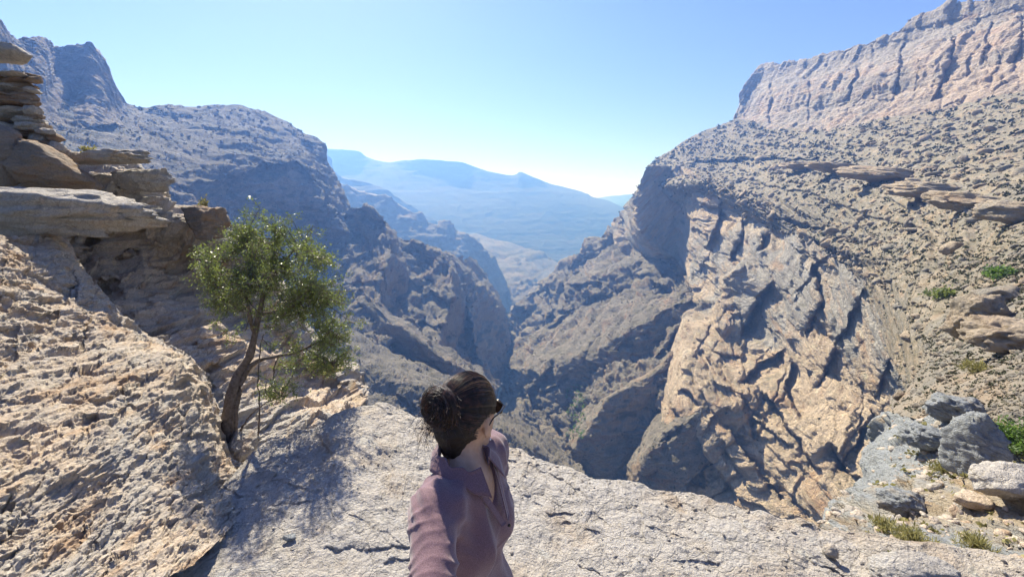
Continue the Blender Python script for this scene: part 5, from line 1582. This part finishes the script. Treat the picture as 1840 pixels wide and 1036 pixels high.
EARP = H2W(-.082, 0, -.03)
paths, rads = [], []
paths2, rads2 = [], []
for k in range(2200):
    th = r.uniform(0, 2 * math.pi)
    # hairline ring directions: front top to temples to nape
    u = math.cos(th); l = math.sin(th)
    if u > 0: st = np.array([l * .85, .62 + r.normal(0, .05), u * .75 + .05])
    else: st = np.array([l * .95, .05 + .35 * u + r.normal(0, .05), u * .85])
    if r.random() < .35: st = st + np.array([0, -.5, .1]) * r.random()
    lift = abs(r.normal(.012, .014))
    p_ = strand(st, lift, .008)
    if np.linalg.norm(p_ - EARP, axis=1).min() < .043 or np.linalg.norm(p_ - H2W(.082, 0, -.03), axis=1).min() < .043: continue
    pale_strand = (st[0] < -.0 and st[2] > .35 and r.random() < .12)  # paler brown for a few strands on the head's upper right side
    (paths2 if pale_strand else paths).append(p_); (rads2 if pale_strand else rads).append(np.linspace(.0007, .0005, len(p_)) * r.uniform(.7, 1.3))
# bun coils
for k in range(1100):
    n_ = 22
    ph0 = r.uniform(0, 6.28); sw = r.uniform(2.0, 5.5); til = r.normal(0, .45, 2)
    R0 = r.uniform(.014, .046); t_ = np.linspace(0, 1, n_)
    rr_ = R0 + .006 * np.sin(t_ * 7 + ph0)
    tube_ang = r.uniform(0, 6.28) + t_ * r.uniform(-2, 2)
    a_ = ph0 + sw * t_
    out = rr_ + .014 * np.cos(tube_ang)
    z_ = .030 * np.sin(tube_ang) * (1.15 - R0 / .05) + .006 * r.normal()
    loc = np.stack([out * np.cos(a_), -.008 - np.abs(z_) * 1.1 * np.sign(r.random() - .2) , out * np.sin(a_) * 1.0], -1)
    loc[:, 1] += til[0] * loc[:, 0] * .3 + til[1] * loc[:, 2] * .3
    loc += np.cumsum(r.normal(0, .0012, (n_, 3)), axis=0)
    paths.append(BUN + loc @ (HM * .912)); rads.append(np.full(n_, .0006) * r.uniform(.7, 1.5))
# flyaways and loose ends hanging left of the bun
for k in range(150):
    n_ = 10
    dr = np.array([r.normal(0, 1), -abs(r.normal(.5, .5)), r.normal(.1, .9)]); dr /= np.linalg.norm(dr)
    s0 = BUN + (dr * np.array([.046, .04, .046])) @ HM
    ln = abs(r.normal(.022, .014))
    g_ = np.linspace(0, 1, n_)[:, None]
    curl = np.cumsum(r.normal(0, .0018, (n_, 3)), axis=0)
    paths.append(s0 + (dr @ HM) * ln * g_ + curl + np.array([0, 0, -.35]) * ln * g_ ** 2); rads.append(np.linspace(.0006, .0002, n_))
for k in range(34):
    n_ = 14
    s0 = H2W(.055 + r.normal(0, .012), -.085 + r.normal(0, .01), .0 + r.normal(0, .02))
    g_ = np.linspace(0, 1, n_)[:, None]
    dr = np.array([-.035 + r.normal(0, .015), -.02, -.10 * r.uniform(.5, 1.2)])
    curl = np.cumsum(r.normal(0, .0022, (n_, 3)), axis=0)
    paths.append(s0 + dr * g_ + curl + np.array([-.02, 0, 0]) * np.sin(g_ * 3)); rads.append(np.linspace(.0007, .0002, n_))
V, Fq = tubes(paths, rads, 3)
mesh_np('hair_strands', V - RO, Fq, [mH], parent=hair)
V, Fq = tubes(paths2, rads2, 3)
mesh_np('pale_strands', V - RO, Fq, [mH2], parent=hair)

# sunglasses
gl = []
for s in (-1, 1):
    u = np.linspace(-1, 1, 13); v = np.linspace(-1, 1, 9)
    uu, vv = np.meshgrid(u, v)
    sq = np.sqrt(np.maximum(0, 1 - .35 * vv ** 2))
    l_ = s * .034 + uu * .029 * sq; z_ = .002 + vv * .022 * np.sqrt(np.maximum(0, 1 - .4 * uu ** 2))
    f_ = .112 - 3.6 * l_ ** 2
    A = np.array([[H2W(a, b_, c_) for a, b_, c_ in zip(x, y_, z)] for x, y_, z in zip(l_, f_, z_)])
    Bk = A - hf * .0025
    V = np.concatenate([A.reshape(-1, 3), Bk.reshape(-1, 3)])
    q = quads(9, 13); i = np.arange(117).reshape(9, 13)
    e = []
    for st_ in (i[0], i[-1], i[:, 0], i[:, -1]):
        for a, b_ in zip(st_[:-1], st_[1:]): e.append((a, b_, b_ + 117, a + 117))
    gl.append((V, np.concatenate([q, q[:, ::-1] + 117, np.array(e)])))
fp, fr_ = [], []
for s in (-1, 1):
    fp.append(smoothpath([H2W(s * .066, .097, .012), H2W(s * .079, .06, .010), H2W(s * .083, .015, .004), H2W(s * .084, -.012, -.012)], 16)); fr_.append(np.linspace(.0035, .002, 16))
fp.append(smoothpath([H2W(-.066, .097, .014), H2W(-.035, .109, .024), H2W(0, .114, .012), H2W(.035, .109, .024), H2W(.066, .097, .014)], 20)); fr_.append(np.full(20, .0022))
V, Fq = tubes(fp, fr_, 6)
fr_o = mesh_np('sunglasses', V - RO, Fq, [mG], smooth=True, parent=root)
for V, Fq in gl: mesh_np('lens', V - RO, Fq, [mG], smooth=True, parent=fr_o)
mesh_np('earring', Vb * .0035 + H2W(-.081, .004, -.060) - RO, Fb, [mM], smooth=True, parent=root)
print('person done', round(time.time() - T0, 1))
# ------------------------------------------------------------------ light, sky, air
SUN_EL, SUN_AZ = math.radians(45), math.radians(-23)      # azimuth from +Y, negative = left
sd = np.array([math.sin(SUN_AZ) * math.cos(SUN_EL), math.cos(SUN_AZ) * math.cos(SUN_EL), math.sin(SUN_EL)])
sl = bpy.data.lights.new('sun', 'SUN'); sl.energy = 5.0; sl.angle = math.radians(.53); sl.color = (1.0, .975, .935)
so = bpy.data.objects.new('sun', sl); COL.objects.link(so)
from mathutils import Vector
so.rotation_euler = Vector(sd).to_track_quat('Z', 'Y').to_euler()
so.location = (0, 0, 50)
w = bpy.data.worlds.new('World'); SC.world = w; w.use_nodes = True
nt = w.node_tree; nt.nodes.clear(); b = NB(nt)
sky = b.n('ShaderNodeTexSky', sky_type='NISHITA')
sky.sun_disc = False
sky.sun_elevation = SUN_EL
sky.sun_rotation = SUN_AZ
sky.altitude = 1000; sky.air_density = 1.0; sky.dust_density = .9; sky.ozone_density = 4.0
bg = b.n('ShaderNodeBackground', ins={'Color': b.mix(1.0, sky.outputs[0], (.82, .81, 1.2), 'MULTIPLY'), 'Strength': .068})
b.n('ShaderNodeOutputWorld', ins={'Surface': bg.outputs[0]})
# air
hz, nt = new_mat('haze_air'); b = NB(nt)
pv = b.n('ShaderNodeVolumePrincipled')
pv.inputs['Color'].default_value = (.17, .37, 1.0, 1)
pv.inputs['Absorption Color'].default_value = (1, 1, 1, 1)
pv.inputs['Density'].default_value = .00056
pv.inputs['Anisotropy'].default_value = .35
b.n('ShaderNodeOutputMaterial', ins={'Volume': pv.outputs[0]})
bx = np.array([(x, y, z) for x in (-12500, 12500) for y in (-3500, 9800) for z in (-481.5, 345)], float)
o = mesh_np('haze', bx, [(0, 1, 3, 2), (4, 6, 7, 5), (0, 4, 5, 1), (2, 3, 7, 6), (0, 2, 6, 4), (1, 5, 7, 3)], [hz])
tag(o, kind='stuff')
SC.view_settings.view_transform = 'Standard'
SC.view_settings.look = 'None'
SC.view_settings.exposure = 1.05
SC.view_settings.gamma = 1
SC.render.engine = 'CYCLES'
SC.cycles.volume_bounces = 0
print('scene done', round(time.time() - T0, 1), sum(len(m.polygons) for m in bpy.data.meshes))
